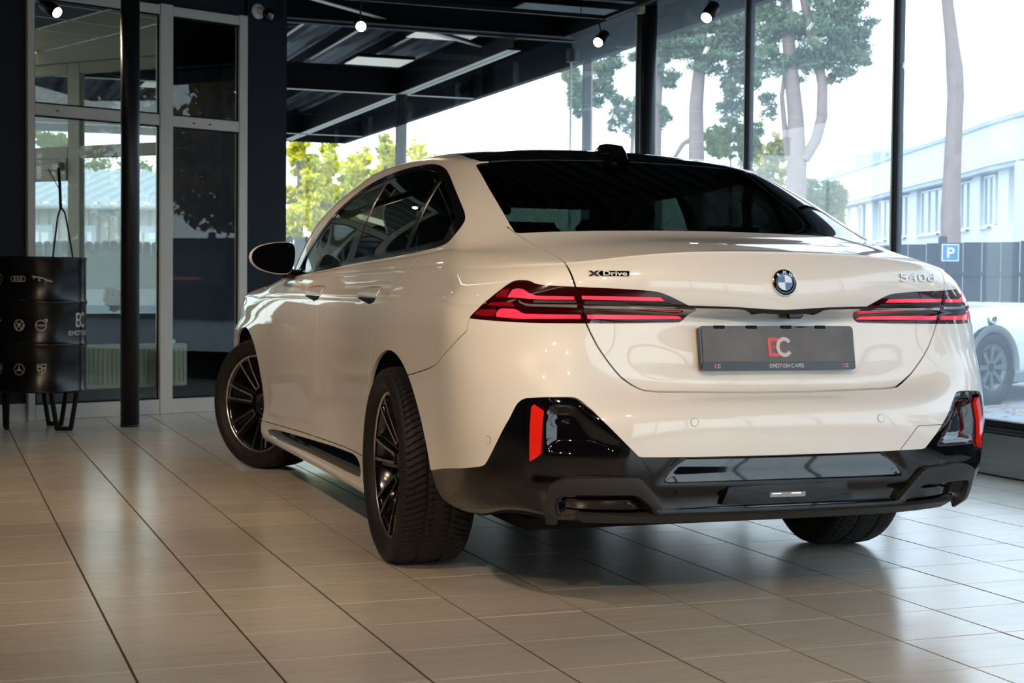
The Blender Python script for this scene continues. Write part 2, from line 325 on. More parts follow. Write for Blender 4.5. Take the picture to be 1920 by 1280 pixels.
sp(108,24,3.06,(1.2,2.4,.3),'black cylinder track spotlight above the left window frames',150)
sp(677,50,3.07,(-.6,-1.5,.7),'track spotlight glaring straight at the viewer above the car window',260)
sp(1121,80,2.97,(-1.2,2.6,.0),'black track spotlight hanging before the glass corner, left of the round column',200)
sp(1324,34,2.98,(-.3,2.2,.0),'black track spotlight near the top edge, right of the round column',200)
# the rest of the room's spotlights, behind and beside the viewer
for (x,y,aim,pw,lb) in [(-3.18,-2.6,(-1.0,.9,.6),520,'track spotlight left of the viewer aimed at the rear wheel'),(-3.18,1.2,(-.95,2.6,.5),300,'track spotlight beside the front door of the car'),
    (-3.18,-5.6,(-.75,-1.1,.6),620,'track spotlight behind the viewer aimed at the left tail lamp'),(-1.5,-6.0,(.1,-1.2,.75),520,'track spotlight behind the viewer aimed at the number plate'),
    (-4.6,.4,(-1.8,1.6,0),130,'track spotlight over the empty floor on the left'),(-.4,-4.6,(-.4,-1.6,0),200,'track spotlight behind the viewer aimed at the floor behind the car'),(-3.1,-4.2,(-1.9,.2,0),120,'track spotlight behind the viewer aimed at the floor beside the rear wheel')]:
    spot((x,y,3.05),aim,lb,pw,group='spotlights behind and beside the viewer',ang=62 if pw>300 else 70,blend=.6)
# ceiling light panels added on the left for reflections in the side windows
for k,(x,y,lb) in enumerate([(-5.0,3.2,'square warm ceiling panel over the left of the room, added for reflections, nearest the partition'),(-5.0,.8,'square warm ceiling panel over the left of the room, added for reflections, middle one'),(-5.0,-1.8,'square warm ceiling panel over the left of the room, added for reflections, farthest from the partition')]):
    t=thing('added_ceiling_panel',lb,'light panel',(x,y,3.25),0,'added ceiling panels on the left'); MB().box(x-.3,y-.3,3.25,x+.3,y+.3,3.27).build('panel',M['panelw'],t); MB().box(x-.31,y-.31,3.255,x+.31,y+.31,3.29).build('housing',M['frame'],t)
# --- glazing ---
def window(name,parts,lab=None):
    w=setting(name); return w
# partition on the left
w1=setting('window_1')
fr=lambda a0,a1,z0,z1,b0=-.035,b1=.035: MB().bevbox(a0,b0,z0,a1,b1,z1,.004,LW).build('frame_bar',M['frame'],w1)
fr(-.055,.0,.0,3.1); fr(.992,1.10,0,3.1,-.04); fr(1.685,1.76,0,3.1); 
for a0,a1 in((0,.992),(1.10,1.685)):
    fr(a0,a1,0,.112); fr(a0,a1,2.185,2.268,-.032,.032); fr(a0,a1,3.02,3.09)
    for z0,z1 in((.112,2.185),(2.268,3.02)): MB().box(a0+.002,-.004,z0+.002,a1-.002,.004,z1-.002,LW).build('pane',M['glassl'],w1)
    for z0,z1 in((.112,2.185),(2.268,3.02)):
        g=MB()
        for q in((a0,z0,a0+.012,z1),(a1-.012,z0,a1,z1),(a0,z0,a1,z0+.012),(a0,z1-.012,a1,z1)): g.box(q[0],-.012,q[1],q[2],-.004,q[3],LW)
        g.build('gasket',M['black'],w1)
for a,z in((.17,2.225),(1.28,2.222),(1.42,2.222)): MB().box(a-.012,-.034,z-.004,a+.012,-.0335,z+.004,LW).build('drain_slot',M['black'],w1)
MB().box(-5.4,-.0,3.1,2.1,.12,H,LW).build('wall_header_left',M['wall'],kind='structure')
# far glass wall
w2=setting('window_2')
for x0,x1 in((.27,.345),(.35,3.15)):
    MB().box(x0,8.143,.05,x1,8.153,3.30,TF).build('pane',M['glass'],w2)
MB().box(.2,8.12,0,3.2,8.18,.05,TF).build('sill_bar',M['black'],w2); MB().box(.2,8.11,3.29,3.2,8.19,3.36,TF).build('head_bar',M['black'],w2)
M['gedge']=mat('pale_glass_edge',(.75,.85,.80),.25)
M['gedgeg']=mat('green_glass_edge',(.01,.06,.045),.2)
MB().box(.343,8.138,.05,.352,8.158,3.3,TF).build('glass_joint',M['gedgeg'],w2); MB().box(3.140,8.135,.05,3.150,8.16,3.2,TF).build('glass_joint',M['gedge'],w2)
MB().box(3.10,8.08,3.10,3.20,8.16,3.22,TF).build('corner_bracket',M['matte'],w2); MB().box(.345,8.08,3.02,.40,8.14,3.14,TF).build('corner_bracket',M['matte'],w2)
# right glass wall
w3=setting('window_3'); ys=[8.15,6.65,4.77,2.89,1.01,-.87,-2.75,-4.63,-6.51,-8.4,-9.0]
for y1,y0 in zip(ys[:-1],ys[1:]):
    MB().box(3.146,y0+.012,.27,3.156,y1-.012,3.36,TF).build('pane',M['glassr'],w3)
for y in ys[1:-1]:
    MB().box(3.125,y-.016,.25,3.185,y+.010,3.36,TF).build('mullion',M['black'],w3); MB().box(3.12,y+.010,.25,3.18,y+.02,3.36,TF).build('glass_joint',M['gedge'],w3)
MB().box(3.12,-9,3.34,3.2,8.15,3.5,TF).build('head_bar',M['black'],w3)
MB().box(3.05,-9.2,3.5,3.24,8.2,3.75,TF).build('wall_header_right',M['wall'],kind='structure'); MB().box(-7.2,8.06,3.5,3.24,8.22,3.75,TF).build('wall_header_far',M['wall'],kind='structure')
tr1=MB().bevbox(2.89,-8.9,0,3.06,8.1,.232,.006,TF).build('trim_1',M['blackg'],kind='structure')
MB().box(3.06,-8.9,0,3.20,8.1,.20,TF).box(3.118,-9,.2,3.19,8.15,.27,TF).build('trim_2',M['black'],kind='structure')
gr=thing('convector_grille','black floor convector grille along the foot of the right glass wall','grille',TF(3.1,2.,.21))
k=0; y=-.5
while y<8.0 and k<290:
    vs=[(3.065,y,.212),(3.115,y,.212),(3.115,y+.012,.212),(3.065,y+.012,.212),(3.065,y,.230),(3.115,y,.230),(3.115,y+.012,.230),(3.065,y+.012,.230)]
    if k==0: gmesh=MB().add([TF(a,b+.0-y,c) for a,b,c in vs],[(0,3,2,1),(4,5,6,7),(0,1,5,4),(1,2,6,5),(2,3,7,6),(3,0,4,7)]).build('slat',M['matte'],None); gmesh.parent=gr; gmesh.location=Vector(TF(0,y,0))-gr.location; gd=gmesh.data
    else:
        o=bpy.data.objects.new('slat',gd); SC.collection.objects.link(o); o.parent=gr; o.location=Vector(TF(0,y,0))-gr.location
    y+=.030; k+=1
# back windows (only seen mirrored in the paint)
w4=setting('window_4')
for x0 in(-.38,.84,2.06): MB().box(x0+.03,-9.1,.25,x0+1.19,-9.09,2.7,TF).build('pane',M['glass'],w4); MB().box(x0-.03,-9.13,.25,x0+.03,-9.05,2.7,TF).build('mullion',M['black'],w4)
# --- vestibule behind the partition ---
VO=np.array(at(140,600,14.2)[:2]); hd=math.radians(138); e1=np.array([math.sin(hd),math.cos(hd)]); e2=np.array([-e1[1],e1[0]])
if e2@(CAMP[:2]-VO)>0: e2=-e2
def VW(a,b,z): q=VO+e1*a+e2*b; return (q[0],q[1],z)
lb=lambda P:-.3827*(P[0]+1.94)+.9239*(P[1]-6.23)
la=lambda P:.9239*(P[0]+1.94)+.3827*(P[1]-6.23)
VMAX=min((lb(VO)-.12)/max(1e-3,lb(VO)-lb(VO+e1)),(1.22-la(VO))/(la(VO+e1)-la(VO))); VMAX=max(1.25,VMAX); print('VMAX',VMAX,la(VO),lb(VO)) 
w5=setting('window_5')
fb=lambda a0,a1,z0,z1,b0=-.03,b1=.04: MB().bevbox(a0,b0,z0,a1,b1,z1,.004,VW).build('frame_bar',M['frame2'],w5)
fb(-.06,.09,0,3.0); fb(-1.5,-1.42,0,3.0); fb(1.05,1.20,0,3.0)
for a0,a1 in((-1.42,-.06),(.09,1.05),(1.20,VMAX)):
    fb(a0,a1,2.90,3.0); fb(a0,a1,2.13,2.24); fb(a0,a1,0,.12)
fb(-1.42,-.06,1.93,2.13,-.045,.03)
for a0,a1 in((-1.42,-.06),(.09,1.05),(1.2,VMAX)): MB().box(a0,0,.12,a1,.008,2.13,VW).box(a0,0,2.24,a1,.008,2.9,VW).build('pane',M['glass'],w5)
MB().box(-1.5,-.06,3.0,VMAX,.06,3.7,VW).build('vestibule_header',M['frame2'],kind='structure')
t=thing('exit_sign','small green exit sign on the cream frame behind the glass','sign',VW(-.80,-.06,2.03)); M['green']=mat('exit_green',(.02,.28,.14),.5,emit=(.05,.6,.3),es=.05)
MB().box(-.86,-.07,1.97,-.72,-.05,2.11,VW).build('sign_board',M['green'],t); MB().box(-.84,-.074,1.985,-.80,-.07,2.03,VW).box(-.84,-.074,2.05,-.76,-.07,2.09,VW).build('pictogram',M['frame'],t)
t=thing('door_closer','cream door closer on the frame behind the glass','door closer',VW(-.3,-.06,2.05)); MB().bevbox(-.32,-.10,2.02,-.10,-.05,2.09,.006,VW).build('closer_body',M['frame2'],t); MB().box(-.36,-.09,2.09,-.14,-.075,2.10,VW).build('arm',M['frame2'],t)
M['ctile']=mat('grey_ceiling_tile',(.065,.062,.058),.9,noise=.05); M['cgrid']=mat('white_ceiling_grid',(.85,.85,.82),.5)
vc=setting('ceiling_vestibule'); zc=3.12
gm=MB(); 
for i in range(-3,6):
    for j in range(0,7):
        a=i*.6-.3; b=j*.6+.1
        if a+.6<-2.2 or a>.8 : continue
        MB().box(a+.012,b+.012,zc+.004,a+.588,b+.588,zc+.014,LW).build('ceiling_tile',M['ctile'],vc)
for i in range(-3,4): gm.box(i*.6-.312,.1,zc,i*.6-.288,4.3,zc+.004,LW)
for j in range(0,8): gm.box(-2.1,j*.6+.088,zc,1.5,j*.6+.112,zc+.004,LW)
gm.build('grid_bars',M['cgrid'],vc)
for a_,b_,lb_ in((-.34,.95,'square ceiling light in the tiled ceiling just behind the glass partition'),(1.2,3.4,'square ceiling light in the tiled ceiling, farthest behind the glass partition')):
    t=thing('vestibule_light',lb_,'light panel',LW(a_,b_,zc),0,'lights in the vestibule ceiling'); MB().box(a_-.29,b_-.28,zc-.012,a_+.29,b_+.28,zc-.002,LW).build('panel',M['panelw'],t)
MB().box(1.25,.35,0,2.0,.45,H,LW).build('wall_vestibule',M['black'],kind='structure')
# radiator
t=thing('radiator','cream ribbed panel radiator behind the glass partition','radiator',LW(.8,.16,.2))
MB().bevbox(.36,.09,.20,1.30,.18,.53,.01,LW).build('radiator_panel',mat('radiator_enamel',(.80,.82,.70),.4),t)
for k in range(24): MB().box(.40+k*.0375,.078,.235,.418+k*.0375,.092,.50,LW).build('rib',bpy.data.materials['radiator_enamel'],t)
MB().box(1.13,.1,.53,1.20,.15,.56,LW).build('valve',M['chrome'],t)
MB().box(-.4,.5,0,2.2,.52,.02,LW).build('floor_vestibule_strip',M['tile'],kind='structure')
M['vfloor']=mat('vestibule_floor',(.25,.22,.19),.4,noise=.1)
MB().box(-2.2,.1,-.02,4.0,4.2,.0,LW).build('floor_vestibule',M['vfloor'],kind='structure')
t=thing('dark_reflection_block','long dark counter added in the vestibule for a dark reflection, behind the radiator','block',LW(.7,.9,0))
M['blockdark']=mat('dark_block_tone',(.035,.032,.035),.3,noise=.3,nscale=6)
MB().bevbox(.15,1.0,.0,1.9,1.5,.70,.008,LW).build('block_body',M['blockdark'],t); MB().bevbox(.1,.95,.70,1.95,1.55,.745,.006,LW).build('block_top',M['blockdark'],t)  # added dark block stands in for a reflection in the glass
# --- cctv dome on the pier ---
c=np.array(LW(1.93,-.02,0)); t=thing('dome_camera','white security camera with a black dome on the dark corner pier','camera',tuple(np.array(LW(1.86,-.06,3.15))))
def DC(a,b,z): q=LW(1.86+a,-.02+b,3.15+z); return q
MB().lathe([(0,-.012),(.06,-.012),(.062,0),(.045,.02),(0,.022)],24,axis='y',xf=lambda x,y,z:DC(x,-y*1.,z)).tube([DC(0,-.02,0),DC(.03,-.06,-.01)],.03,14).build('mount',mat('white_plastic',(.6,.58,.54),.4),t)
MB().lathe([(.002,-.058),(.030,-.05),(.045,-.02),(.047,0),(.045,.02),(.030,.035),(0,.04)],20,xf=lambda x,y,z:DC(.045+x,-.075+y,-.02+z)).build('lens_dome',M['blackg'],t)
# junction box near the track
t=thing('junction_box','small cream junction box on the beam left of the round column','box',tuple(gz(1201,14,3.27))); q=gz(1201,14,3.27); MB().bevbox(q[0]-.03,q[1]-.03,q[2]-.05,q[0]+.03,q[1]+.03,q[2]+.03,.005).build('box_body',M['frame2'],t)

# long thin LED tube behind the viewer (it draws the bright line over the rear pillar)
for x,y0,y1,lb in((-2.5,-1.0,5.6,'long thin ceiling tube light above the left side of the car, over the frame'),(-4.4,-7.5,-2.5,'long thin ceiling tube light left behind the viewer')):
    t=thing('tube_light',lb,'tube light',(x,(y0+y1)/2,3.3),0,'long tube lights'); MB().box(x-.012,y0,3.30,x+.012,y1,3.305).build('tube',M['tube'],t); MB().box(x-.02,y0,3.305,x+.02,y1,3.34).tube([(x,y0+.3,3.33),(x,y0+.3,H)],.004,6).build('housing',M['black'],t)
# ======================= outside =======================
M['asph']=mat('pale_asphalt',(.30,.30,.29),.9,noise=.25,nscale=3,bump=.3,bscale=60)
MB().add([(-60,-60,-.03),(120,-60,-.03),(120,120,-.03),(-60,120,-.03)],[(0,1,2,3)]).build('ground_outside',M['asph'],kind='structure')
M['fence']=mat('grey_fence_boards',(.036,.042,.052),.8,spec=.1,noise=.2,nscale=2); M['fence2']=mat('slate_fence_sheet',(.035,.042,.050),.8,spec=.1,noise=.15)
def board_fence(label,p0,p1,h0,h1,bw,post=6,matn='fence',scallop=False,group=None,z0=0):
    p0=np.array(p0[:2],float);p1=np.array(p1[:2],float); L_=np.linalg.norm(p1-p0); e=(p1-p0)/L_; n=np.array([-e[1],e[0]])
    if n@(CAMP[:2]-p0)<0: n=-n
    rz=math.atan2(e[1],e[0])
    t=thing('board_fence',label,'fence',(p0[0],p0[1],0),0,'dark fences around the yard')
    X=lambda a,b,z:(p0[0]+e[0]*a+n[0]*b,p0[1]+e[1]*a+n[1]*b,z)
    k=0;a=0.;base=None
    while a<L_ and k<290:
        z1=h0+(h1-h0)*a/L_; 
        if base is None:
            m=MB(); w_=bw-.012
            if scallop: m.box(.0,0,0,w_,.03,1.-.03*0,lambda x,y,z:X(x,y,z)); m.lathe([(0,0),(w_/2,0),(w_/2,.03),(0,.03)],10,axis='y',c=(w_/2,0,1.0),xf=lambda x,y,z:X(x,y,1.0+(z-1.0)*.5))
            else: m.box(0,0,0,w_,.025,1.,X)
            base=m.build('board',M[matn],t); o=base
        else: o=bpy.data.objects.new('board',base.data); SC.collection.objects.link(o); o.parent=t
        o.location=(e[0]*a+n[0]*random.uniform(0,.008),e[1]*a+n[1]*random.uniform(0,.008),z0); o.scale=(1,1,z1-z0+random.uniform(-.012,.012)); a+=bw; k+=1
    for z in(.45,1.35): MB().box(0,.025,z,L_,.07,z+.09,X).build('rail',M[matn],t)
    if post:
        a=0.
        while a<L_: MB().bevbox(a-.09,.02,0,a+.09,.16,h0+(h1-h0)*a/L_+.16,.02,X).build('post',M[matn],t); a+=post
    return t
F0=np.array([16.2,25.9]); F1=np.array([17.674,25.346]); 
fa=at(1560,462,36.5); fb_=at(2050,450,34.2)
board_fence('dark grey tall board fence with the parking sign, outside the right glass',at(1380,465,38.),at(2010,449,34.6),at(1380,467,38.)[2],at(2010,449,34.6)[2],.42,post=2.5)
board_fence('dark fence with a scalloped top under the yellow trees',at(520,450,30),at(860,450,30.5),at(520,449,30)[2],at(860,449,30.5)[2],.16,post=0,matn='fence2',scallop=True)
board_fence('dark fence with a scalloped top seen through the vestibule glass',at(-120,457,26),at(345,457,26),at(0,458,26)[2],at(345,458,26)[2],.14,post=0,matn='fence2',scallop=True)
board_fence('dark board fence running on towards the viewer, outside to the right of the frame',at(2012,465,34.6),(25.2,-24.),2.25,2.25,.42,post=2.5)
MB().box(20.4,-24,-.03,24.9,-23.9,.05).build('kerb_outside',M['asph'],kind='structure')
t=thing('fence_board_sign','dark blue board with a red stroke on the fence, mirrored in the right partition pane','sign',(23.2,-12.2,1.2)); M['navy']=mat('navy_board',(.012,.018,.035),.4); MB().box(23.22,-13.4,.95,23.27,-10.6,1.85).build('board_panel',M['navy'],t); MB().box(23.20,-12.8,1.1,23.22,-11.4,1.18).build('red_stroke',M['reflr'],t)
t=thing('small_blue_sign','small blue square sign on the fence, mirrored in the right partition pane','sign',(23.15,-9.1,1.3)); MB().box(23.13,-9.4,1.15,23.17,-8.8,1.75).build('sign_face',mat('bright_sign_blue',(.05,.42,.80),.4),t); MB().box(23.11,-9.25,1.25,23.13,-8.95,1.65).build('white_field',M['frame'],t)
# parking sign
q=at(1782,473.5,34.9); t=thing('parking_sign','blue square parking sign with a white letter P on the grey fence','sign',tuple(q))
SR=CR.copy(); SR[2]=0; SR/=np.linalg.norm(SR); SF=np.array([-SR[1],SR[0],0])
def SG(a,z,d): return tuple(q+SR*a+np.array([0,0,z])+SF*d)
M['blue']=mat('sign_blue',(.03,.17,.50),.5); M['white']=mat('sign_white',(.8,.82,.85),.5)
sB=.192
MB().box(-sB,-sB,0,sB,sB,.02,lambda a,b,c:SG(a,b,c)).build('sign_plate',M['white'],t)
MB().box(-sB*.9,-sB*.9,-.006,sB*.9,sB*.9,0,lambda a,b,c:SG(a,b,c)).build('sign_face',M['blue'],t)
def ringpts(cx,cz,r,a0,a1,n=12): return [(cx+r*math.cos(a0+(a1-a0)*k/n),cz+r*math.sin(a0+(a1-a0)*k/n)) for k in range(n+1)]
pm=MB(); pm.box(-.075,-.115,-.012,-.035,.115,-.006,lambda a,b,c:SG(a,b,c))
o_=[(-.035,.115)]+ringpts(.02,.045,.07,math.pi/2,-math.pi/2)+[(-.035,-.025)]; i_=[(-.035,.078)]+ringpts(.015,.045,.033,math.pi/2,-math.pi/2)+[(-.035,.012)]
n_=len(o_)
pm.add([SG(a,b,-.012) for a,b in o_]+[SG(a,b,-.012) for a,b in i_],[(k,k+1,n_+k+1,n_+k) for k in range(n_-1)]); pm.build('letter_p',M['white'],t)
# far curved white building
bl=thing('curved_white_building','long curved white building with a window band beyond the grey fence','building',(33,46,0))
M['plaster']=mat('white_plaster',(.62,.64,.66),.8,noise=.04); M['bglass']=mat('building_window_glass',(.16,.22,.27),.15,spec=.6); M['wframe']=mat('building_window_frame',(.66,.68,.70),.5)
M['greyband']=mat('grey_parapet_band',(.36,.40,.45),.6); M['purple']=mat('purple_panel',(.42,.34,.62),.6); M['cream']=mat('cream_panel',(.72,.66,.48),.6)
CV=[(46,84),(40.5,70),(37.2,60.86),(34.82,53.33),(32.92,48.02),(30.6,41.21),(28.71,36.02),(27.6,31.5)]
def curve(CV,n=8):
    P=np.array(CV,float); out=[]
    Q=np.vstack([2*P[0]-P[1],P,2*P[-1]-P[-2]])
    for i in range(len(P)-1):
        for k in range(n):
            t_=k/n; a,b,c,d=Q[i:i+4]; out.append(.5*((2*b)+(c-a)*t_+(2*a-5*b+4*c-d)*t_*t_+(3*b-a-3*c+d)*t_**3))
    out.append(P[-1]); return np.array(out)
CC=curve(CV); seg=np.linalg.norm(np.diff(CC,axis=0),axis=1); CS=np.concatenate([[0],np.cumsum(seg)])
def BP(s,off,z):
    x=np.interp(s,CS,CC[:,0]); y=np.interp(s,CS,CC[:,1]); i=min(max(int(np.searchsorted(CS,s)),1),len(CS)-1); e=(CC[i]-CC[i-1])/seg[i-1]; n=np.array([e[1],-e[0]])
    if n@(CAMP[:2]-np.array([x,y]))<0: n=-n
    return (x+n[0]*off,y+n[1]*off,z)
def wallstrip(name,m,z0,z1,off0,off1,s0=0,s1=None,N_=50):
    s1=CS[-1] if s1 is None else s1; b=MB(); ss=np.linspace(s0,s1,N_); vs=[]
    for s_ in ss: vs+=[BP(s_,off0,z0),BP(s_,off0,z1),BP(s_,off1,z0),BP(s_,off1,z1)]
    fs=[]
    for i in range(N_-1):
        a=4*i;c=a+4; fs+=[(a,c,c+1,a+1),(a+1,c+1,c+3,a+3),(a,a+2,c+2,c)]
    return b.add(vs,fs).build(name,m,bl)
wallstrip('wall',M['plaster'],0,3.15,.0,-.5); wallstrip('parapet',M['plaster'],5.05,6.35,.35,-.5); wallstrip('coping',M['greyband'],6.35,6.5,.42,-.5); wallstrip('soffit_band',M['greyband'],4.9,5.05,.30,-.5)
wallstrip('upper_wall',M['plaster'],3.15,4.95,-.28,-.6)
def s_at(px):   # arc position on the curve seen at a pixel column
    best=None
    for s_ in np.linspace(0,CS[-1],400):
        P=np.array(BP(s_,0,4)); d=P-CAMP; u=960+FPX*(d@CR)/(d@CF); 
        if best is None or abs(u-px)<best[0]: best=(abs(u-px),s_)
    return best[1]
def bwin(x0,x1,m='bglass',mull=1,z0=3.15,z1=4.85):
    a,b=sorted((s_at(x0),s_at(x1))); f=MB(); w_=.07
    for (u0,u1,v0,v1) in [(a,a+w_,z0,z1),(b-w_,b,z0,z1),(a,b,z0,z0+w_),(a,b,z1-w_,z1)]+[(a+(b-a)*k/(mull+1)-.03,a+(b-a)*k/(mull+1)+.03,z0,z1) for k in range(1,mull+1)]:
        f.add([BP(u0,-.10,v0),BP(u1,-.10,v0),BP(u1,-.10,v1),BP(u0,-.10,v1),BP(u0,-.2,v0),BP(u1,-.2,v0),BP(u1,-.2,v1),BP(u0,-.2,v1)],[(0,1,2,3),(0,4,5,1),(1,5,6,2),(2,6,7,3),(3,7,4,0)])
    o=f.build('window',M['wframe'] if m=='bglass' else M[m],bl)
    MB().add([BP(a+.02,-.15,z0+.02),BP(b-.02,-.15,z0+.02),BP(b-.02,-.15,z1-.02),BP(a+.02,-.15,z1-.02)],[(0,1,2,3)]).build('pane',M[m],o)
    if m=='bglass': MB().add([BP(a-.05,0,z0-.08),BP(b+.05,0,z0-.08),BP(b+.05,.14,z0-.08),BP(a-.05,.14,z0-.08),BP(a-.05,0,z0-.02),BP(b+.05,0,z0-.02),BP(b+.05,.14,z0-.02),BP(a-.05,.14,z0-.02)],[(3,2,6,7),(4,5,6,7),(0,1,2,3)]).build('sill',M['wframe'],bl)
for x0,x1,m,n in [(1566,1576,'bglass',0),(1577,1586,'cream',0),(1588,1602,'cream',0),(1604,1610,'bglass',0),(1618,1625,'bglass',0),(1642,1662,'bglass',1),(1664,1680,'purple',0),(1683,1700,'bglass',1),(1722,1762,'bglass',2),(1796,1818,'bglass',1),(1838,1860,'bglass',1),(1908,1932,'bglass',1),(1950,1985,'bglass',1)]: bwin(x0,x1,m,n)
for px in(1569,1629,1710,1780,1828,1880): 
    s_=s_at(px); MB().add([BP(s_-.5,-.02,3.15),BP(s_+.5,-.02,3.15),BP(s_+.5,-.02,4.95),BP(s_-.5,-.02,4.95),BP(s_-.5,-.4,3.15),BP(s_+.5,-.4,3.15),BP(s_+.5,-.4,4.95),BP(s_-.5,-.4,4.95)],[(0,1,2,3),(0,4,7,3),(1,5,6,2)]).build('pier',M['plaster'],bl)
# roof-top boxes and the taller wing at the right
rb=bl
for (x0,x1,y0,y1,m) in((1671,1730,247,300,'plaster'),(1684,1692,287,310,'greyband'),(1650,1668,282,292,'greyband')):
    a=at(x0,y1,70);b=at(x1,y0,70); MB().bevbox(min(a[0],b[0]),a[1],6.45,max(a[0],b[0]),a[1]+2.2,b[2],.05).build('roof_box',M[m],rb)
tw=thing('white_wing_building','taller white wing with a railing at the right end of the curved building','building',tuple(at(1905,250,33)))
SRh=SR if 'SR' in globals() else None
wp=at(1894,700,39.5); WX=lambda a,b,z:(wp[0]+.62*b+.80*a,wp[1]+.785*b-.60*a,z)
z1=at(1900,303,39.5)[2]; MB().bevbox(0,0,0,9,5,z1,.05,WX).build('wall',M['plaster'],tw)
MB().box(.5,1.0,z1,9,4.5,z1+.75,WX).build('roof_wall',M['greyband'],tw)
for k in range(6): MB().box(.05+k*1.2,.05,z1,.09+k*1.2,.09,z1+1.0,WX).build('rail_post',M['wframe'],tw)
MB().box(.05,.04,z1+.98,7,.10,z1+1.03,WX).build('hand_rail',M['wframe'],tw)
f=MB().box(.35,-.06,3.2,2.1,.02,4.8,WX).build('window',M['wframe'],tw); MB().box(.43,-.08,3.28,2.02,-.055,4.72,WX).build('pane',M['bglass'],f)
# white industrial hall on the left
hl=thing('industrial_hall','long pale hall with a corrugated white roof and garage doors seen through the vestibule','building',tuple(at(160,500,46)*[1,1,0]))
M['roofc']=mat('white_corrugated_roof',(.36,.39,.385),.6,noise=.05); M['hallw']=mat('beige_hall_wall',(.30,.295,.26),.8,noise=.1)
A0_=at(-150,500,46);A1_=at(420,500,46); e=(A1_-A0_);e[2]=0;L_=np.linalg.norm(e);e/=L_; n=np.array([-e[1],e[0],0]); 
if n[1]<0:n=-n
def HL(a,b,z): q_=A0_+e*a+n*b; return (q_[0],q_[1],z)
ze=at(160,385,46)[2]; zr=at(160,322,54)[2]
wall_=MB(); 
for k in range(int(L_/.30)): wall_.box(k*.30,.0,0,k*.30+.22,.3,ze,HL).box(k*.30+.22,.06,0,k*.30+.30,.3,ze,HL)
wall_.build('wall',M['hallw'],hl)
r=MB(); k=0.
while k<L_: r.add([HL(k,-.4,ze),HL(k+.18,-.4,ze),HL(k+.25,-.4,ze+.07),HL(k+.43,-.4,ze+.07),HL(k,8,zr),HL(k+.18,8,zr),HL(k+.25,8,zr+.07),HL(k+.43,8,zr+.07)],[(0,1,5,4),(1,2,6,5),(2,3,7,6)]); r.add([HL(k+.43,-.4,ze+.07),HL(k+.5,-.4,ze),HL(k+.5,8,zr),HL(k+.43,8,zr+.07)],[(0,1,2,3)]); k+=.5
r.build('roof',M['roofc'],hl); MB().tube([HL(0,-.45,ze-.06),HL(L_,-.45,ze-.06)],.09,8).build('gutter',M['roofc'],hl)
for px0,px1 in((55,100),(146,181),(240,300)):
    a=(at(px0,500,46)-A0_)@e; b=(at(px1,500,46)-A0_)@e; z0=at(100,476,46)[2]; z1=at(100,422,46)[2]
    f=MB().box(a,-.06,0,b,.02,z1,HL).build('garage_door',M['greyband'],hl)
    for i in range(2):
        for j in range(3): 
            w0=a+.1+(b-a-.15)*i/2; MB().box(w0,-.08,.3+j*(z1-.4)/3,w0+(b-a-.3)/2,-.055,.3+(j+.85)*(z1-.4)/3,HL).build('door_light',M['wframe'],f)
# ---------------- trees ----------------
def leafmat(name,c1,c2,tr=.35):
    m=bpy.data.materials.new(name); m.use_nodes=True; t=m.node_tree; t.nodes.clear(); N=t.nodes.new; L=t.links.new
    o=N('ShaderNodeOutputMaterial'); g=N('ShaderNodeNewGeometry'); n=N('ShaderNodeTexNoise'); n.inputs['Scale'].default_value=.9; n.inputs['Detail'].default_value=3; L(g.outputs['Position'],n.inputs['Vector'])
    wn=N('ShaderNodeMath'); wn.operation='MULTIPLY_ADD'; wn.inputs[1].default_value=.45; L(g.outputs['Random Per Island'],wn.inputs[0]); 
    s2=N('ShaderNodeMath'); s2.operation='MULTIPLY'; s2.inputs[1].default_value=.75; L(n.outputs[0],s2.inputs[0]); L(s2.outputs[0],wn.inputs[2])
    cr=N('ShaderNodeValToRGB'); cr.color_ramp.elements[0].position=.3; cr.color_ramp.elements[0].color=(*c1,1); cr.color_ramp.elements[1].position=.75; cr.color_ramp.elements[1].color=(*c2,1); L(wn.outputs[0],cr.inputs[0])
    d=N('ShaderNodeBsdfDiffuse'); T=N('ShaderNodeBsdfTranslucent'); L(cr.outputs[0],d.inputs[0]); L(cr.outputs[0],T.inputs[0]); mx=N('ShaderNodeMixShader'); mx.inputs[0].default_value=tr; L(d.outputs[0],mx.inputs[1]); L(T.outputs[0],mx.inputs[2]); L(mx.outputs[0],o.inputs[0]); return m
M['leafy']=leafmat('yellow_green_leaves',(.13,.20,.02),(.80,.70,.06)); M['leafg']=leafmat('green_leaves',(.10,.16,.04),(.30,.36,.08)); M['pine']=leafmat('blue_green_pine_needles',(.08,.14,.11),(.24,.30,.17),.2)
M['bark']=mat('pinkish_pine_bark',(.27,.195,.165),.9,noise=.35,nscale=3,bump=.4,bscale=5); M['barkd']=mat('dark_bark',(.10,.08,.06),.9,noise=.2)
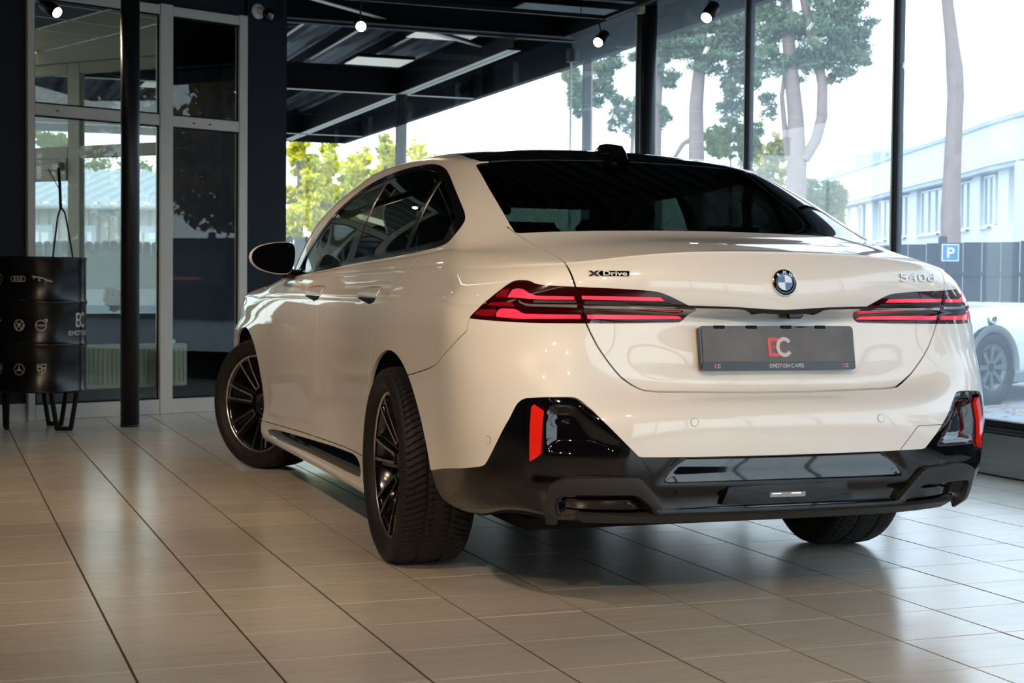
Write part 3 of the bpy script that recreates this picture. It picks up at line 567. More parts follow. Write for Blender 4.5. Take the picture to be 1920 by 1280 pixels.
def foliage(blobs,n,size,seed,fl=1.):
    """leaf quads scattered through ellipsoid clumps; each leaf is a separate face"""
    r=np.random.default_rng(seed); SB=[]
    for b in blobs:
        for q in range(18):
            dd=r.normal(size=3); dd/=np.linalg.norm(dd); dd*=r.random()**.4; f_=r.uniform(.22,.5); SB.append((b[0]+dd[0]*b[3]*1.05,b[1]+dd[1]*b[4]*1.05,b[2]+dd[2]*b[5]*1.05,b[3]*f_*1.2,b[4]*f_,b[5]*f_*.8))
    B=np.array(SB); w_=(B[:,3]*B[:,4]*B[:,5])**.67; k=r.choice(len(B),n,p=w_/w_.sum())
    d=r.normal(size=(n,3)); d/=np.linalg.norm(d,axis=1,keepdims=True); rad=r.random(n)**.45
    C_=B[k,:3]+d*rad[:,None]*B[k,3:6]; a=r.normal(size=(n,3)); a/=np.linalg.norm(a,axis=1,keepdims=True); b=np.cross(a,r.normal(size=(n,3))); b/=np.linalg.norm(b,axis=1,keepdims=True)
    s_=size*(.5+r.random(n))[:,None]; V_=np.stack([C_-a*s_,C_+b*s_*.55*fl,C_+a*s_,C_-b*s_*.55*fl],1).reshape(-1,3)
    return V_,np.arange(4*n).reshape(n,4)
def tree(label,trunks,blobs,n,size,lm,bm,seed,base,group=None,name='tree',fl=1.):
    t=thing(name,label,'tree',tuple(base),group=group)
    for pts,rs in trunks:
        if pts is trunks[0][0]: pts[:]=[(pts[0][0],pts[0][1],-.03)]+([p for p in pts if p[2]>.1]); rs[:]=[rs[0]*1.1]+rs[-(len(pts)-1):]
        MB().tube(pts,rs,12).build('trunk' if pts is trunks[0][0] else 'branch',bm,t)
    V_,F_=foliage(blobs,n,size,seed,fl); me=bpy.data.meshes.new('foliage'); V_=V_-np.array(t.location); me.from_pydata(V_.tolist(),[],F_.tolist()); me.materials.append(lm)
    o=bpy.data.objects.new('foliage',me); SC.collection.objects.link(o); o.parent=t; return t
def PT(l,d): return [tuple(at(x,y,d+(k[0] if k else 0))) for x,y,*k in l]
def blob(x,y,d,rx,ry,rz=None): q_=at(x,y,d); s_=d/FPX; return (q_[0],q_[1],q_[2],rx*s_,(rz or rx)*s_,ry*s_)
# yellow trees in the middle
for i,(x,yt,lab) in enumerate([(560,262,'yellow-green tree right beside the dark pier'),(612,283,'bright yellow bushy tree, second from the pier'),(668,292,'yellow-green tree left of the round canopy post'),(722,272,'tall yellow-green tree right behind the canopy post'),(790,282,'sparse green-yellow tree right of the canopy post'),(850,330,'low yellow tree hidden mostly by the car roof')]):
    d=40+(i%3)*2.5; b=at(x,470,d); rr=random.Random(i); bl_=[]
    for k in range(16):
        u=(k+rr.random())/16; yy=yt-4+(455-yt)*u; bl_.append(blob(x+rr.uniform(-34,34)*(.25+.75*min(1,u*1.7)),yy,d+rr.uniform(-1,1),15+12*min(1,u*2),20))
    tree(lab,[(PT([(x,480),(x+3,400),(x,yt+50),(x+1,yt+10)],d),[.12,.09,.05,.02])],bl_,(9000 if i!=4 else 2500),.07,M['leafy'],M['barkd'],i,(b[0],b[1],0),group='yellow-green trees beyond the canopy',name='yellow_tree')
# pines on the right
def pine(label,trunks,blobs,n,d,seed,x):
    b=at(x,500,d); tree(label,trunks,blobs,int(n*1.15),.085,M['pine'],M['bark'],seed,(b[0],b[1],0),group='pines outside the right glass',name='pine_tree',fl=.45)
d=38.; s_=d/FPX
T=lambda l,dd:(PT([(a,b) for a,b,c in l],dd),[c/2*dd/FPX for a,b,c in l])
pine('thick forked pine whose right branch curves up, in the middle of the right glass',[T([(1490,560,42),(1492,400,40),(1494,300,36),(1492,220,30),(1484,140,27),(1478,70,24),(1472,-60,20)],d),T([(1508,300,20),(1530,262,22),(1541,220,22),(1542,160,20),(1534,110,19),(1520,60,19),(1508,0,17),(1500,-60,15)],d-.1),T([(1478,300,12),(1472,250,11),(1466,180,9),(1475,110,7)],d+.1)],
  [blob(1590,40,d,50,40),blob(1600,85,d,38,40),blob(1570,100,d,45,45),blob(1560,20,d,45,40),blob(1500,60,d,70,60),blob(1450,40,d,40,60),blob(1430,120,d,30,45),blob(1560,135,d,28,22),blob(1440,200,d,18,30),blob(1505,120,d,40,30)],16000,d,21,1490)
d=41.
pine('straight pine left of the forked one, beside the thin mullion',[T([(1306,560,32),(1306,300,30),(1305,200,27),(1314,100,22),(1318,20,18)],d),T([(1262,300,8),(1280,270,9),(1300,258,10)],d)],
  [blob(1330,60,d,60,45),blob(1370,80,d,45,50),blob(1290,90,d,50,35),blob(1380,160,d,30,50),blob(1400,100,d,26,60),blob(1250,60,d,40,40),blob(1365,200,d,25,30),blob(1330,110,d,50,25),blob(1395,30,d,40,40)],15000,d,22,1306)
d=44.
pine('pine trunk just right of the round column',[T([(1234,560,22),(1230,300,20),(1232,200,18),(1238,100,16),(1242,0,14)],d)],[blob(1250,140,d,22,30),blob(1225,110,d,35,30),blob(1245,215,d,14,25)],2500,d,23,1232)
d=47.
pine('distant pine branches left of the round column',[T([(1180,560,10),(1184,300,8),(1190,180,6)],d)],[blob(1128,150,d,34,45),blob(1150,120,d,30,30),blob(1168,200,d,20,28),blob(1182,232,d,18,26),blob(1150,235,d,14,12)],4200,d,24,1182)
pine('dark hanging pine branch left of the thin canopy post',[T([(1110,60,6),(1100,120,5),(1085,180,4)],36)],[blob(1072,150,36,15,34),blob(1082,185,36,13,28),blob(1064,130,36,12,16)],2600,36.,25,1085)
d=36.5
pine('single pale pine trunk in front of the white building, above the parking sign',[T([(1782,560,38),(1783,470,38),(1782,400,36),(1785,330,33),(1788,260,31),(1792,180,32),(1790,130,32),(1784,70,25),(1776,0,22),(1772,-60,20)],d)],[blob(1775,-120,d,120,50)],2500,d,26,1782)
for i,(x,y0,lab,rx) in enumerate([(1450,270,'green and yellow bush behind the roof edge of the car',45),(1540,335,'light green bush before the far end of the white building',28),(1370,250,'pale green bush beyond the right glass near the mullion',40)]):
    d=43.; rr=random.Random(50+i); bl_=[blob(x+rr.uniform(-rx,rx),y0+rr.uniform(-5,90),d,20,22) for k in range(10)]
    b=at(x,500,d); tree(lab,[(PT([(x,520),(x,y0+40)],d),[.08,.03])],bl_,3200,.08,M['leafy' if i==0 else 'leafg'],M['barkd'],60+i,(b[0],b[1],0),group='bushes beyond the right glass',name='bush')
for i,(x,y,lab) in enumerate([(95,262,'pale leafy tree through the top of the vestibule door'),(185,312,'bare bushy tree over the hall roof'),(255,320,'small tree over the hall roof, right of the black column')]):
    d=58.; rr=random.Random(80+i); bl_=[blob(x+rr.uniform(-26,26),y+rr.uniform(-14,16),d,16,14) for k in range(8)]
    b=at(x,500,d); tree(lab,[(PT([(x,480),(x,y+10)],d),[.1,.03])],bl_,1500 if i==0 else 350,.09,M['leafg'],M['barkd'],90+i,(b[0],b[1],0),group='trees over the hall roof',name='garden_tree')
M['autumn']=leafmat('rust_autumn_leaves',(.06,.05,.015),(.34,.16,.03))
for i,(x,y,h_,lab) in enumerate([(29,4,9,'tall rust-coloured tree beyond the fence, right of the frame, nearest'),(29,-5,11,'tall rust-coloured tree beyond the fence, right of the frame, second'),(29,-14,10,'tall rust-coloured tree beyond the fence, right of the frame, third'),(30,-23,12,'tall rust-coloured tree beyond the fence, right of the frame, farthest'),(28,13,8,'rust-coloured tree beyond the fence just right of the frame')]):
    rr=random.Random(200+i); tree(lab,[([(x,y,0),(x,y,h_*.5),(x,y,h_*.9)],[.25,.16,.05])],[(x+rr.uniform(-1.8,1.8),y+rr.uniform(-3,3),h_*rr.uniform(.25,.85),2.2,2.6,1.5) for k in range(9)],9000,.2,M['autumn'],M['barkd'],210+i,(x,y,0),group='rust-coloured trees right of the frame',name='autumn_tree')
# ---------------- cars outside ----------------
M['grim']=mat('grey_rim',(.10,.12,.13),.35,metal=.3)
def mini():
    f=np.array([.95,.31,0]); f/=np.linalg.norm(f); l=np.array([-f[1],f[0],0]); W0=at(1853,745,13.9); W0=np.array([W0[0],W0[1],0.])   # left rear wheel foot
    # local: a forward from rear axle, b to the car's right, z
    R_=np.array([f[1],-f[0],0]); 
    if (CAMP-W0)@R_<0: side=1
    else: side=-1
    # the near flank faces the camera
    nf=R_ if (CAMP-W0)@R_>0 else -R_
    def X(a,b,z): q_=W0+f*a-nf*b; return (q_[0],q_[1],z)   # b>0 goes away from camera
    t=thing('small_white_convertible','small white convertible with grey wheel arches parked outside the right glass','car',tuple(W0))
    m=mat('cream_white_paint',(.62,.64,.55),.3,coat=1.)
    # body: stations along a
    st=[(-.62,.30,.52,.70,.14),(-.60,.25,.60,.76,.06),(-.50,.22,.70,.80,.03),(-.30,.20,.76,.84,.0),(.2,.2,.80,.86,.0),(.9,.2,.82,.865,0),(1.6,.2,.83,.86,0),(2.2,.2,.83,.85,0),(2.75,.22,.80,.82,.0),(3.05,.25,.70,.74,.08),(3.15,.3,.55,.62,.16)]
    b=MB(); vs=[];fs=[]
    for a,z0,z1,z2,ins in st:
        for bb,z in((ins+.06,z0),(ins,z0+.12),(ins-.0,(z0+z1)/2),(ins+.02,z1),(ins+.10,z2),(.85,z2+.03),(1.7-ins-.10,z2),(1.7-ins-.02,z1),(1.7-ins,(z0+z1)/2),(1.7-ins,z0+.12),(1.7-ins-.06,z0)): vs.append(X(a,bb,z))
    for i in range(len(st)-1):
        for k in range(10): fs.append((i*11+k,i*11+k+1,(i+1)*11+k+1,(i+1)*11+k))
    fs+=[tuple(range(11)),tuple(range((len(st)-1)*11+10,(len(st)-1)*11-1,-1))]
    b.add(vs,fs,True).build('car_body',m,t)
    dk=mat('grey_arch_cladding',(.16,.17,.18),.6)
    for a0 in(0,2.5):
        for bb,sd in((-.02,1),(1.72,-1)):
            arc=[(a0+.385*math.cos(q),.31+.385*math.sin(q)) for q in np.linspace(-.1,math.pi+.1,20)]; arc2=[(a0+.32*math.cos(q),.31+.32*math.sin(q)) for q in np.linspace(-.1,math.pi+.1,20)]
            g=MB(); vs=[X(u,bb-.035*sd,z) for u,z in arc]+[X(u,bb-.035*sd,z) for u,z in arc2]+[X(u,bb+.12*sd,z) for u,z in arc2]; n_=20
            g.add(vs,[(k,k+1,n_+k+1,n_+k) for k in range(n_-1)]+[(n_+k,n_+k+1,2*n_+k+1,2*n_+k) for k in range(n_-1)],True).build('arch_cladding',dk,t)
            MB().lathe([(0,0),(.375,0),(.375,.02),(0,.02)],30,axis='y',xf=lambda x,y,z:X(a0+x,bb+(.004 if sd==1 else -.02)+y,.31+z)).build('wheel_well',M['black'],t)
            wb=.0 if sd==1 else 1.50
            wl=bpy.data.objects.new('wheel',None); SC.collection.objects.link(wl); wl.parent=t; wl.location=Vector(X(a0,wb,0.31))-t.location; wl.empty_display_size=.1
            MB().lathe([(.20,-.01),(.215,-.035),(.28,-.045),(.305,-.03),(.305,.18),(.28,.2),(.19,.18)],36,axis='y',xf=lambda x,y,z:X(a0+x,wb-.015+y,.31+z)).build('tyre',M['rubber'],wl)
            rm=MB().lathe([(0,.0),(.17,.0),(.195,-.02),(.215,-.03),(.215,.0)],30,axis='y',xf=lambda x,y,z:X(a0+x,wb-.015+y,.31+z))
            for k in range(8):
                q=2*math.pi*k/8; c_,s__=math.cos(q),math.sin(q)
                rm.add([X(a0+c_*r_-s__*w_,wb-.055+dd,.31+s__*r_+c_*w_) for r_,w_,dd in((.04,-.016,.03),(.19,-.024,.01),(.19,.024,.01),(.04,.016,.03),(.04,-.016,.06),(.19,-.024,.05),(.19,.024,.05),(.04,.016,.06))],[(0,1,2,3),(0,4,5,1),(2,6,7,3)])
            rm.build('rim',M['grim'],wl)
    MB().lathe([(.0,-.03),(.035,-.035),(.06,-.02),(.065,0)],20,axis='y',xf=lambda x,y,z:X(.05+x,.02+y,.735+z)).build('fuel_cap',M['chrome'],t)
    MB().bevbox(-.50,.10,.845,1.0,1.6,.885,.01,X).build('deck_trim',m,t); MB().bevbox(-.66,.06,.58,-.56,.26,.74,.02,X).build('tail_lamp',mat('pink_tail_lamp',(.75,.25,.35),.2,coat=1.),t)
    MB().bevbox(.3,.15,.6,1.9,1.55,.87,.02,X).build('seat_well',M['cabin'],t)
    MB().bevbox(-.1,-.01,.16,2.4,.05,.26,.01,X).build('sill_cladding',dk,t)
mini()
def saloon(label,px,py,d,hd,col,s=1.):
    o0=at(px,py,d); o0[2]=0; f=np.array([math.sin(hd),math.cos(hd),0]); r=np.array([f[1],-f[0],0])
    X=lambda a,b,z:(o0[0]+f[0]*a*s+r[0]*b*s,o0[1]+f[1]*a*s+r[1]*b*s,z*s)
    t=thing('parked_car',label,'car',tuple(o0)); m=mat('pale_car_paint',col,.25,coat=1.)
    prof=[(-2.2,.35,.80),(-2.15,.3,.95),(-1.6,.2,1.0),(-1.2,.2,1.02),(1.0,.2,.98),(1.9,.22,.85),(2.15,.3,.7),(2.22,.35,.5)]
    vs=[];
    for a,z0,z1 in prof:
        w_=.88 if abs(a)<2 else .78
        vs+=[X(a,-w_+.05,z0),X(a,-w_,(z0+z1)/2),X(a,-w_+.06,z1),X(a,0,z1+.03),X(a,w_-.06,z1),X(a,w_,(z0+z1)/2),X(a,w_-.05,z0)]
    fs=[(i*7+k,i*7+k+1,i*7+7+k+1,i*7+7+k) for i in range(7) for k in range(6)]+[tuple(range(7)),tuple(range(55,48,-1))]
    MB().add(vs,fs,True).build('car_body',m,t)
    g=[(-1.9,1.0,.80),(-1.2,1.40,.62),(-.2,1.46,.60),(.35,1.38,.62),(1.15,.98,.80)]
    vs=[];
    for a,z,w_ in g: vs+=[X(a,-w_,z),X(a,w_,z)]
    fs=[(2*i,2*i+1,2*i+3,2*i+2) for i in range(4)]; MB().add(vs,fs,True).build('windscreen_and_roof_glass',mat('pale_glass',(.22,.30,.28),.12),t)
    MB().add([X(a,-w_,z) for a,z,w_ in g]+[X(1.1,-.82,.97),X(-1.8,-.82,.97)],[tuple(range(7))]).build('side_window',bpy.data.materials['pale_glass'],t); MB().add([X(a,w_,z) for a,z,w_ in g]+[X(1.1,.82,.97),X(-1.8,.82,.97)],[tuple(range(7))]).build('side_window',bpy.data.materials['pale_glass'],t)
    MB().add([X(a,b,z+.02) for a,b,z in((-1.2,-.60,1.40),(-.2,-.58,1.46),(.35,-.6,1.38),(.35,.6,1.38),(-.2,.58,1.46),(-1.2,.6,1.40))],[(0,1,4,5),(1,2,3,4)]).build('roof_panel',m,t)
    for a in(-1.35,1.35):
        for b in(-.85,.68):
            MB().lathe([(0,0),(.2,0),(.22,.0),(.31,.0),(.32,.03),(.32,.16),(0,.17)],24,axis='y',xf=lambda x,y,z:X(a+x,b+y,.32+z)).build('wheel',M['rubber'],t)
saloon('pale blue-white saloon car parked before the fence, seen past the oil drum',168,600,17.5,math.radians(-78),(.62,.70,.80),.92)
sh=thing('round_shrub','small dark green shrub by the parked car seen through the partition','shrub',tuple(at(214,560,15.8)*[1,1,0]))
V_,F_=foliage([blob(214,560,15.8,14,18)],1500,.03,7); me=bpy.data.meshes.new('foliage'); me.from_pydata((V_-np.array(sh.location)).tolist(),[],F_.tolist()); me.materials.append(leafmat('dark_shrub_leaves',(.02,.05,.02),(.05,.10,.03))); o=bpy.data.objects.new('foliage',me); SC.collection.objects.link(o); o.parent=sh
q_=at(214,570,15.8); MB().tube([(q_[0],q_[1],0),(q_[0],q_[1],.8)],.02,8).build('stem',M['barkd'],sh)
# fallen leaves on the pavement by the convertible
lv=MB(); rr=random.Random(5); base=at(1880,742,13.2)
for k in range(160):
    x,y=base[0]+rr.gauss(0,.5),base[1]+rr.gauss(.1,.5); a=rr.random()*6.28; s_=rr.uniform(.02,.045)
    lv.add([(x+math.cos(a)*s_,y+math.sin(a)*s_,-.02),(x-math.sin(a)*s_*.6,y+math.cos(a)*s_*.6,-.012),(x-math.cos(a)*s_,y-math.sin(a)*s_,-.02),(x+math.sin(a)*s_*.6,y-math.cos(a)*s_*.6,-.015)],[(0,1,2,3)])
lv.build('fallen_leaves',mat('orange_dry_leaf',(.62,.33,.12),.8),None,kind='stuff',label='orange fallen leaves on the pavement by the small convertible',category='leaves')
# ======================= car body surface (B-spline shell) =======================
# ---------------- control data: rows (bottom -> top), columns rear centre -> side -> front centre ------------
def side_sections():
    ys=[-.60,-.36,0.,.38,.80,1.25,1.70,2.15,2.60,3.0,3.38]          # c6..c16 reference y
    W =[.934,.943,.950,.942,.936,.934,.935,.938,.944,.948,.930]
    belt=[(.808,-.27,1.140),(.815,-.09,1.130),(.819,.14,1.121),(.824,.46,1.110),(.829,.84,1.098),(.834,1.25,1.083),(.838,1.66,1.066),(.836,2.05,1.046),(.800,2.30,1.028),(.715,2.42,1.012),(.575,2.49,1.004)]
    prof=[(-.095,.178),(-.035,.182),(-.010,.215),(-.004,.270),(-.016,.335),(-.016,.42),(-.008,.52),(-.002,.61),(0,.68),(.0,.75),(-.003,.82),(-.008,.875),(-.016,.92),(-.030,.958),(-.050,.99)]
    cols=[]
    for i,(y,w,b) in enumerate(zip(ys,W,belt)):
        c=[]
        zs=1.0 if y<2 else 1.0-.05*(y-2)/1.4-.03*max(0,(y-2.9))
        tuck=np.interp(y,[-.6,-.36,0,.38,.8,2.2,2.6,3,3.4],[.012,.006,0,-.004,-.008,-.008,0,0,0])
        for k,(dx,z) in enumerate(prof):
            yy=y
            lo=np.interp(y,[-.6,-.36],[.02,0]) if k<4 else 0
            d=dx-(tuck if 3<k<8 else 0)*0
            c.append((w+d,yy,(z if z<.6 else .6+(z-.6)*zs)+lo))
        x0,y0,z0=c[-1]
        for t,bu in((.30,.012),(.56,.012),(.80,.006),(1,0)):
            x=x0+(b[0]-x0)*t; z=z0+(b[2]-z0)*t; yq=y0+(b[1]-y0)*t
            if y>2.5: bu2=.03*np.sin(np.pi*t)*min(1,(y-2.3)/.6); 
            else: bu2=0
            c.append((x+bu*.6,yq,z+bu*.6+bu2))
        cols.append(c)
    return cols
REAR=[ # per row: c0..c5  (x,y,z)
[(0,-.95,.270),(.28,-.95,.270),(.50,-.93,.265),(.66,-.89,.255),(.76,-.83,.245),(.82,-.74,.225)],
[(0,-1.165,.290),(.28,-1.16,.290),(.50,-1.135,.288),(.68,-1.06,.282),(.79,-.97,.275),(.865,-.83,.255)],
[(0,-1.195,.335),(.28,-1.190,.335),(.51,-1.165,.333),(.70,-1.085,.328),(.82,-.985,.320),(.893,-.83,.300)],
[(0,-1.200,.390),(.28,-1.196,.390),(.51,-1.175,.388),(.705,-1.105,.385),(.835,-.995,.380),(.902,-.83,.350)],
[(0,-1.208,.445),(.28,-1.204,.445),(.515,-1.185,.445),(.715,-1.118,.440),(.845,-.995,.430),(.908,-.82,.405)],
[(0,-1.215,.500),(.28,-1.210,.500),(.515,-1.190,.500),(.72,-1.122,.495),(.850,-.995,.490),(.912,-.82,.465)],
[(0,-1.217,.565),(.28,-1.212,.565),(.515,-1.190,.565),(.72,-1.120,.560),(.850,-.990,.555),(.914,-.81,.540)],
[(0,-1.208,.625),(.28,-1.203,.625),(.51,-1.178,.625),(.715,-1.108,.620),(.847,-.980,.615),(.913,-.80,.610)],
[(0,-1.165,.665),(.28,-1.160,.665),(.50,-1.140,.667),(.705,-1.095,.675),(.842,-.965,.675),(.911,-.785,.675)],
[(0,-1.105,.690),(.26,-1.102,.690),(.49,-1.092,.700),(.695,-1.078,.735),(.835,-.945,.735),(.908,-.77,.740)],
[(0,-1.105,.770),(.26,-1.100,.770),(.49,-1.083,.775),(.680,-1.060,.795),(.823,-.925,.800),(.902,-.755,.805)],
[(0,-1.085,.865),(.26,-1.082,.865),(.48,-1.078,.865),(.665,-1.050,.860),(.812,-.915,.860),(.895,-.745,.862)],
[(0,-1.100,.918),(.26,-1.095,.915),(.475,-1.083,.915),(.655,-1.050,.910),(.803,-.910,.905),(.886,-.735,.905)],
[(0,-1.160,.940),(.26,-1.140,.938),(.475,-1.105,.942),(.645,-1.055,.950),(.793,-.915,.945),(.875,-.730,.945)],
[(0,-1.160,1.01),(.26,-1.147,1.01),(.475,-1.110,1.006),(.640,-1.055,.998),(.780,-.915,.990),(.862,-.725,.985)],
[(0,-1.135,1.075),(.26,-1.125,1.073),(.48,-1.093,1.062),(.640,-1.040,1.045),(.765,-.900,1.035),(.850,-.700,1.028)],
[(0,-1.095,1.112),(.26,-1.085,1.108),(.48,-1.050,1.092),(.645,-.995,1.072),(.755,-.850,1.070),(.838,-.630,1.066)],
[(0,-.92,1.142),(.27,-.91,1.140),(.49,-.88,1.125),(.655,-.815,1.110),(.752,-.700,1.105),(.825,-.520,1.103)],
[(0,-.665,1.188),(.28,-.655,1.186),(.50,-.625,1.180),(.664,-.565,1.170),(.745,-.500,1.150),(.800,-.400,1.142)],
]
# front columns c17..c20 rows 0..18
FRONT=[
[(.80,3.55,.19),(.62,3.70,.19),(.33,3.76,.19),(0,3.78,.19)],
[(.85,3.58,.20),(.66,3.75,.20),(.35,3.82,.20),(0,3.84,.20)],
[(.875,3.59,.24),(.68,3.77,.24),(.36,3.84,.24),(0,3.86,.24)],
[(.88,3.60,.30),(.69,3.78,.30),(.36,3.855,.30),(0,3.875,.30)],
[(.885,3.60,.36),(.69,3.79,.36),(.36,3.86,.36),(0,3.88,.36)],
[(.885,3.60,.43),(.69,3.79,.43),(.36,3.865,.43),(0,3.885,.43)],
[(.885,3.60,.50),(.69,3.79,.50),(.36,3.865,.50),(0,3.885,.50)],
[(.885,3.59,.56),(.69,3.785,.56),(.36,3.86,.56),(0,3.88,.56)],
[(.88,3.58,.61),(.685,3.775,.61),(.36,3.85,.61),(0,3.87,.61)],
[(.875,3.56,.655),(.68,3.76,.655),(.355,3.84,.66),(0,3.86,.66)],
[(.865,3.53,.70),(.675,3.73,.70),(.35,3.81,.71),(0,3.83,.71)],
[(.855,3.50,.74),(.665,3.70,.745),(.345,3.77,.76),(0,3.79,.76)],
[(.84,3.44,.78),(.65,3.63,.79),(.34,3.70,.805),(0,3.72,.81)],
[(.82,3.36,.82),(.64,3.54,.83),(.335,3.60,.845),(0,3.62,.85)],
[(.79,3.24,.865),(.62,3.38,.875),(.33,3.43,.885),(0,3.45,.89)],
[(.75,3.07,.905),(.58,3.17,.915),(.32,3.21,.925),(0,3.23,.93)],
[(.66,2.88,.945),(.50,2.95,.955),(.30,2.98,.96),(0,2.99,.963)],
[(.54,2.68,.977),(.40,2.72,.982),(.22,2.74,.986),(0,2.75,.988)],
[(.41,2.53,1.0),(.28,2.55,1.0),(.14,2.56,1.0),(0,2.56,1.0)],
]
TOP=[ # rows 19.. : all 21 columns: mid glass, top, rail, roof, centre
# r19 mid height
[(0,-.26,1.345),(.25,-.255,1.343),(.47,-.24,1.335),(.630,-.23,1.310),(.700,-.17,1.300),(.730,-.08,1.300),(.741,.06,1.300),(.746,.26,1.300),(.750,.48,1.300),(.752,.72,1.300),(.753,.98,1.298),(.755,1.25,1.294),(.757,1.52,1.286),(.756,1.76,1.275),(.732,1.93,1.262),(.655,2.01,1.258),(.53,2.06,1.256),(.39,2.09,1.255),(.26,2.10,1.255),(.13,2.11,1.255),(0,2.11,1.255)],
# r20 top ring
[(0,.17,1.482),(.24,.17,1.479),(.44,.14,1.467),(.580,.10,1.442),(.630,.17,1.437),(.645,.27,1.440),(.648,.40,1.445),(.648,.56,1.450),(.648,.72,1.453),(.648,.88,1.455),(.648,1.06,1.454),(.649,1.24,1.449),(.650,1.40,1.440),(.648,1.53,1.428),(.625,1.62,1.425),(.56,1.65,1.437),(.46,1.66,1.447),(.345,1.665,1.453),(.23,1.67,1.457),(.115,1.67,1.459),(0,1.67,1.460)],
# r21 rail
[(0,.26,1.492),(.21,.27,1.490),(.40,.26,1.480),(.535,.25,1.462),(.580,.29,1.460),(.592,.37,1.463),(.596,.47,1.468),(.598,.61,1.474),(.598,.74,1.478),(.598,.88,1.480),(.598,1.04,1.479),(.598,1.20,1.475),(.595,1.34,1.468),(.585,1.46,1.460),(.555,1.52,1.459),(.49,1.55,1.464),(.40,1.56,1.470),(.30,1.565,1.474),(.20,1.57,1.476),(.10,1.57,1.478),(0,1.57,1.478)],
# r22
[(0,.42,1.503),(.15,.43,1.502),(.28,.44,1.497),(.36,.46,1.491),(.40,.49,1.491),(.42,.54,1.493),(.43,.60,1.495),(.44,.68,1.498),(.44,.77,1.499),(.44,.87,1.500),(.44,.98,1.499),(.44,1.08,1.497),(.43,1.18,1.495),(.41,1.27,1.492),(.37,1.33,1.492),(.33,1.36,1.493),(.27,1.38,1.494),(.20,1.39,1.495),(.14,1.395,1.496),(.07,1.40,1.496),(0,1.40,1.496)],
# r23 centre line
[(0,.60,1.510),(0,.62,1.511),(0,.64,1.512),(0,.66,1.512),(0,.68,1.512),(0,.71,1.513),(0,.74,1.513),(0,.78,1.514),(0,.83,1.514),(0,.88,1.514),(0,.93,1.514),(0,.98,1.513),(0,1.03,1.513),(0,1.07,1.512),(0,1.10,1.511),(0,1.13,1.511),(0,1.15,1.510),(0,1.17,1.510),(0,1.19,1.509),(0,1.21,1.509),(0,1.23,1.508)],
]
def adj(D):
    # global fairing tweaks found from the photograph
    D=D.copy()
    D[20,:,2]+=np.interp(range(21),[0,3,6,9,12,14,20],[.004,.002,.012,.016,.022,.020,.014])
    D[21,:,2]+=np.interp(range(21),[0,3,6,9,12,14,20],[.010,.010,.020,.022,.026,.024,.02])
    D[22,:,2]+=.024; D[23,:,2]+=.026
    D[19,:,2]+=np.interp(range(21),[0,3,5,9,12,14,20],[0,0,.0,.005,.012,.012,.008])
    D[19,:,0]*=np.interp(range(21),[0,3,5,9,12,14,20],[1,1,1,1.005,1.012,1.012,1])
    D[20:23,:,0]*=np.interp(range(21),[0,3,6,9,12,14,20],[1,1,1.005,1.012,1.02,1.02,1])
    D[20:23,:,1]+=np.interp(range(21),[0,10,12,14,20],[0,0,.10,.15,.15])
    D[19,:,1]+=np.interp(range(21),[0,10,12,14,20],[0,0,.06,.10,.10])
    D[20,:,2]+=.000; D[21,:,2]+=.010; D[22,:,2]+=.014; D[23,:,2]+=.006
    D[16,13:,1]+=np.array([.03,.06,.08,.06,.04,.03,.03,.03]); D[17,13:,1]+=np.array([.06,.12,.13,.12,.1,.1,.1,.1])
    D[18,13:,1]+=np.array([.10,.18,.18,.17,.15,.15,.15,.15])
    D[19,12:,1]+=np.array([.03,.05,.08,.08,.08,.08,.08,.08,.08]); D[19,12:,2]+=np.array([.004,.008,.010,.008,.006,.006,.006,.006,.006])
    D[19,13,0]+=.010; D[19,14,0]+=.012; D[19,15,0]+=.008; D[18,14,0]+=.008
    D[6:15,5,0]+=.007; D[6:15,4,0]+=.004
    D[0:2,4:7,2]+=.045; D[2,4:7,2]+=.032; D[3,4:7,2]+=.010; D[0:2,3,2]+=.02; D[0:2,0:3,2]+=.01
    D[0:6,6,0]-=np.array([.035,.045,.040,.028,.014,.004]); D[0:6,7,0]-=np.array([.02,.02,.018,.012,.006,.0])
    # fuller rear corner around the lamps
    w=np.interp(range(24),[5,8,11,13,15,17],[0,.45,1,1,.5,0])
    for c,dx,dy in((3,.006,-.004),(4,.028,-.022),(5,.030,-.035),(6,.016,-.01),(7,.006,0)):
        D[:,c,0]+=w*dx; D[:,c,1]+=w*dy
    # front fender
    D[2:10,15,0]+=.014; D[2:10,16,0]+=.022; D[2:10,17,0]+=.015
    w=np.interp(range(24),[9,12,15,17,18],[0,1,1,.3,0])
    for c,dz in((14,-.008),(15,-.03),(16,-.035),(17,-.03),(18,-.02),(19,-.01),(20,-.01)): D[:,c,2]+=w*dz
    return D
def sharpen(D):
    # extra, closely spaced rows: the sharp ledge over the number plate and the spoiler lip
    a=D[12]*.67+D[13]*.33; b=D[12]*.33+D[13]*.67; c=D[15]*.45+D[16]*.55
    D=D.copy(); D[12,:3]=[(0,-1.090,.911),(.26,-1.086,.909),(.475,-1.081,.913)]
    a[:3]=[(0,-1.148,.9250),(.26,-1.124,.9245),(.475,-1.096,.928)]; b[:3]=[(0,-1.158,.9275),(.26,-1.138,.9295),(.475,-1.102,.935)]
    c[:4]=[(0,-1.117,1.1045),(.26,-1.107,1.101),(.48,-1.073,1.085),(.64,-1.019,1.064)]
    return np.concatenate([D[:13],a[None],b[None],D[13:16],c[None],D[16:]],0)
def data():
    S=side_sections(); R=[]
    for r in range(19):
        R.append(list(REAR[r])+[c[r] for c in S]+list(FRONT[r]))
    R+=TOP
    return sharpen(adj(np.array(R,float)))          # (24,21,3)
NU=[20,18,16,14,12,14,12,20,20,22,22,22,22,22,20,20,14,12,12,12]
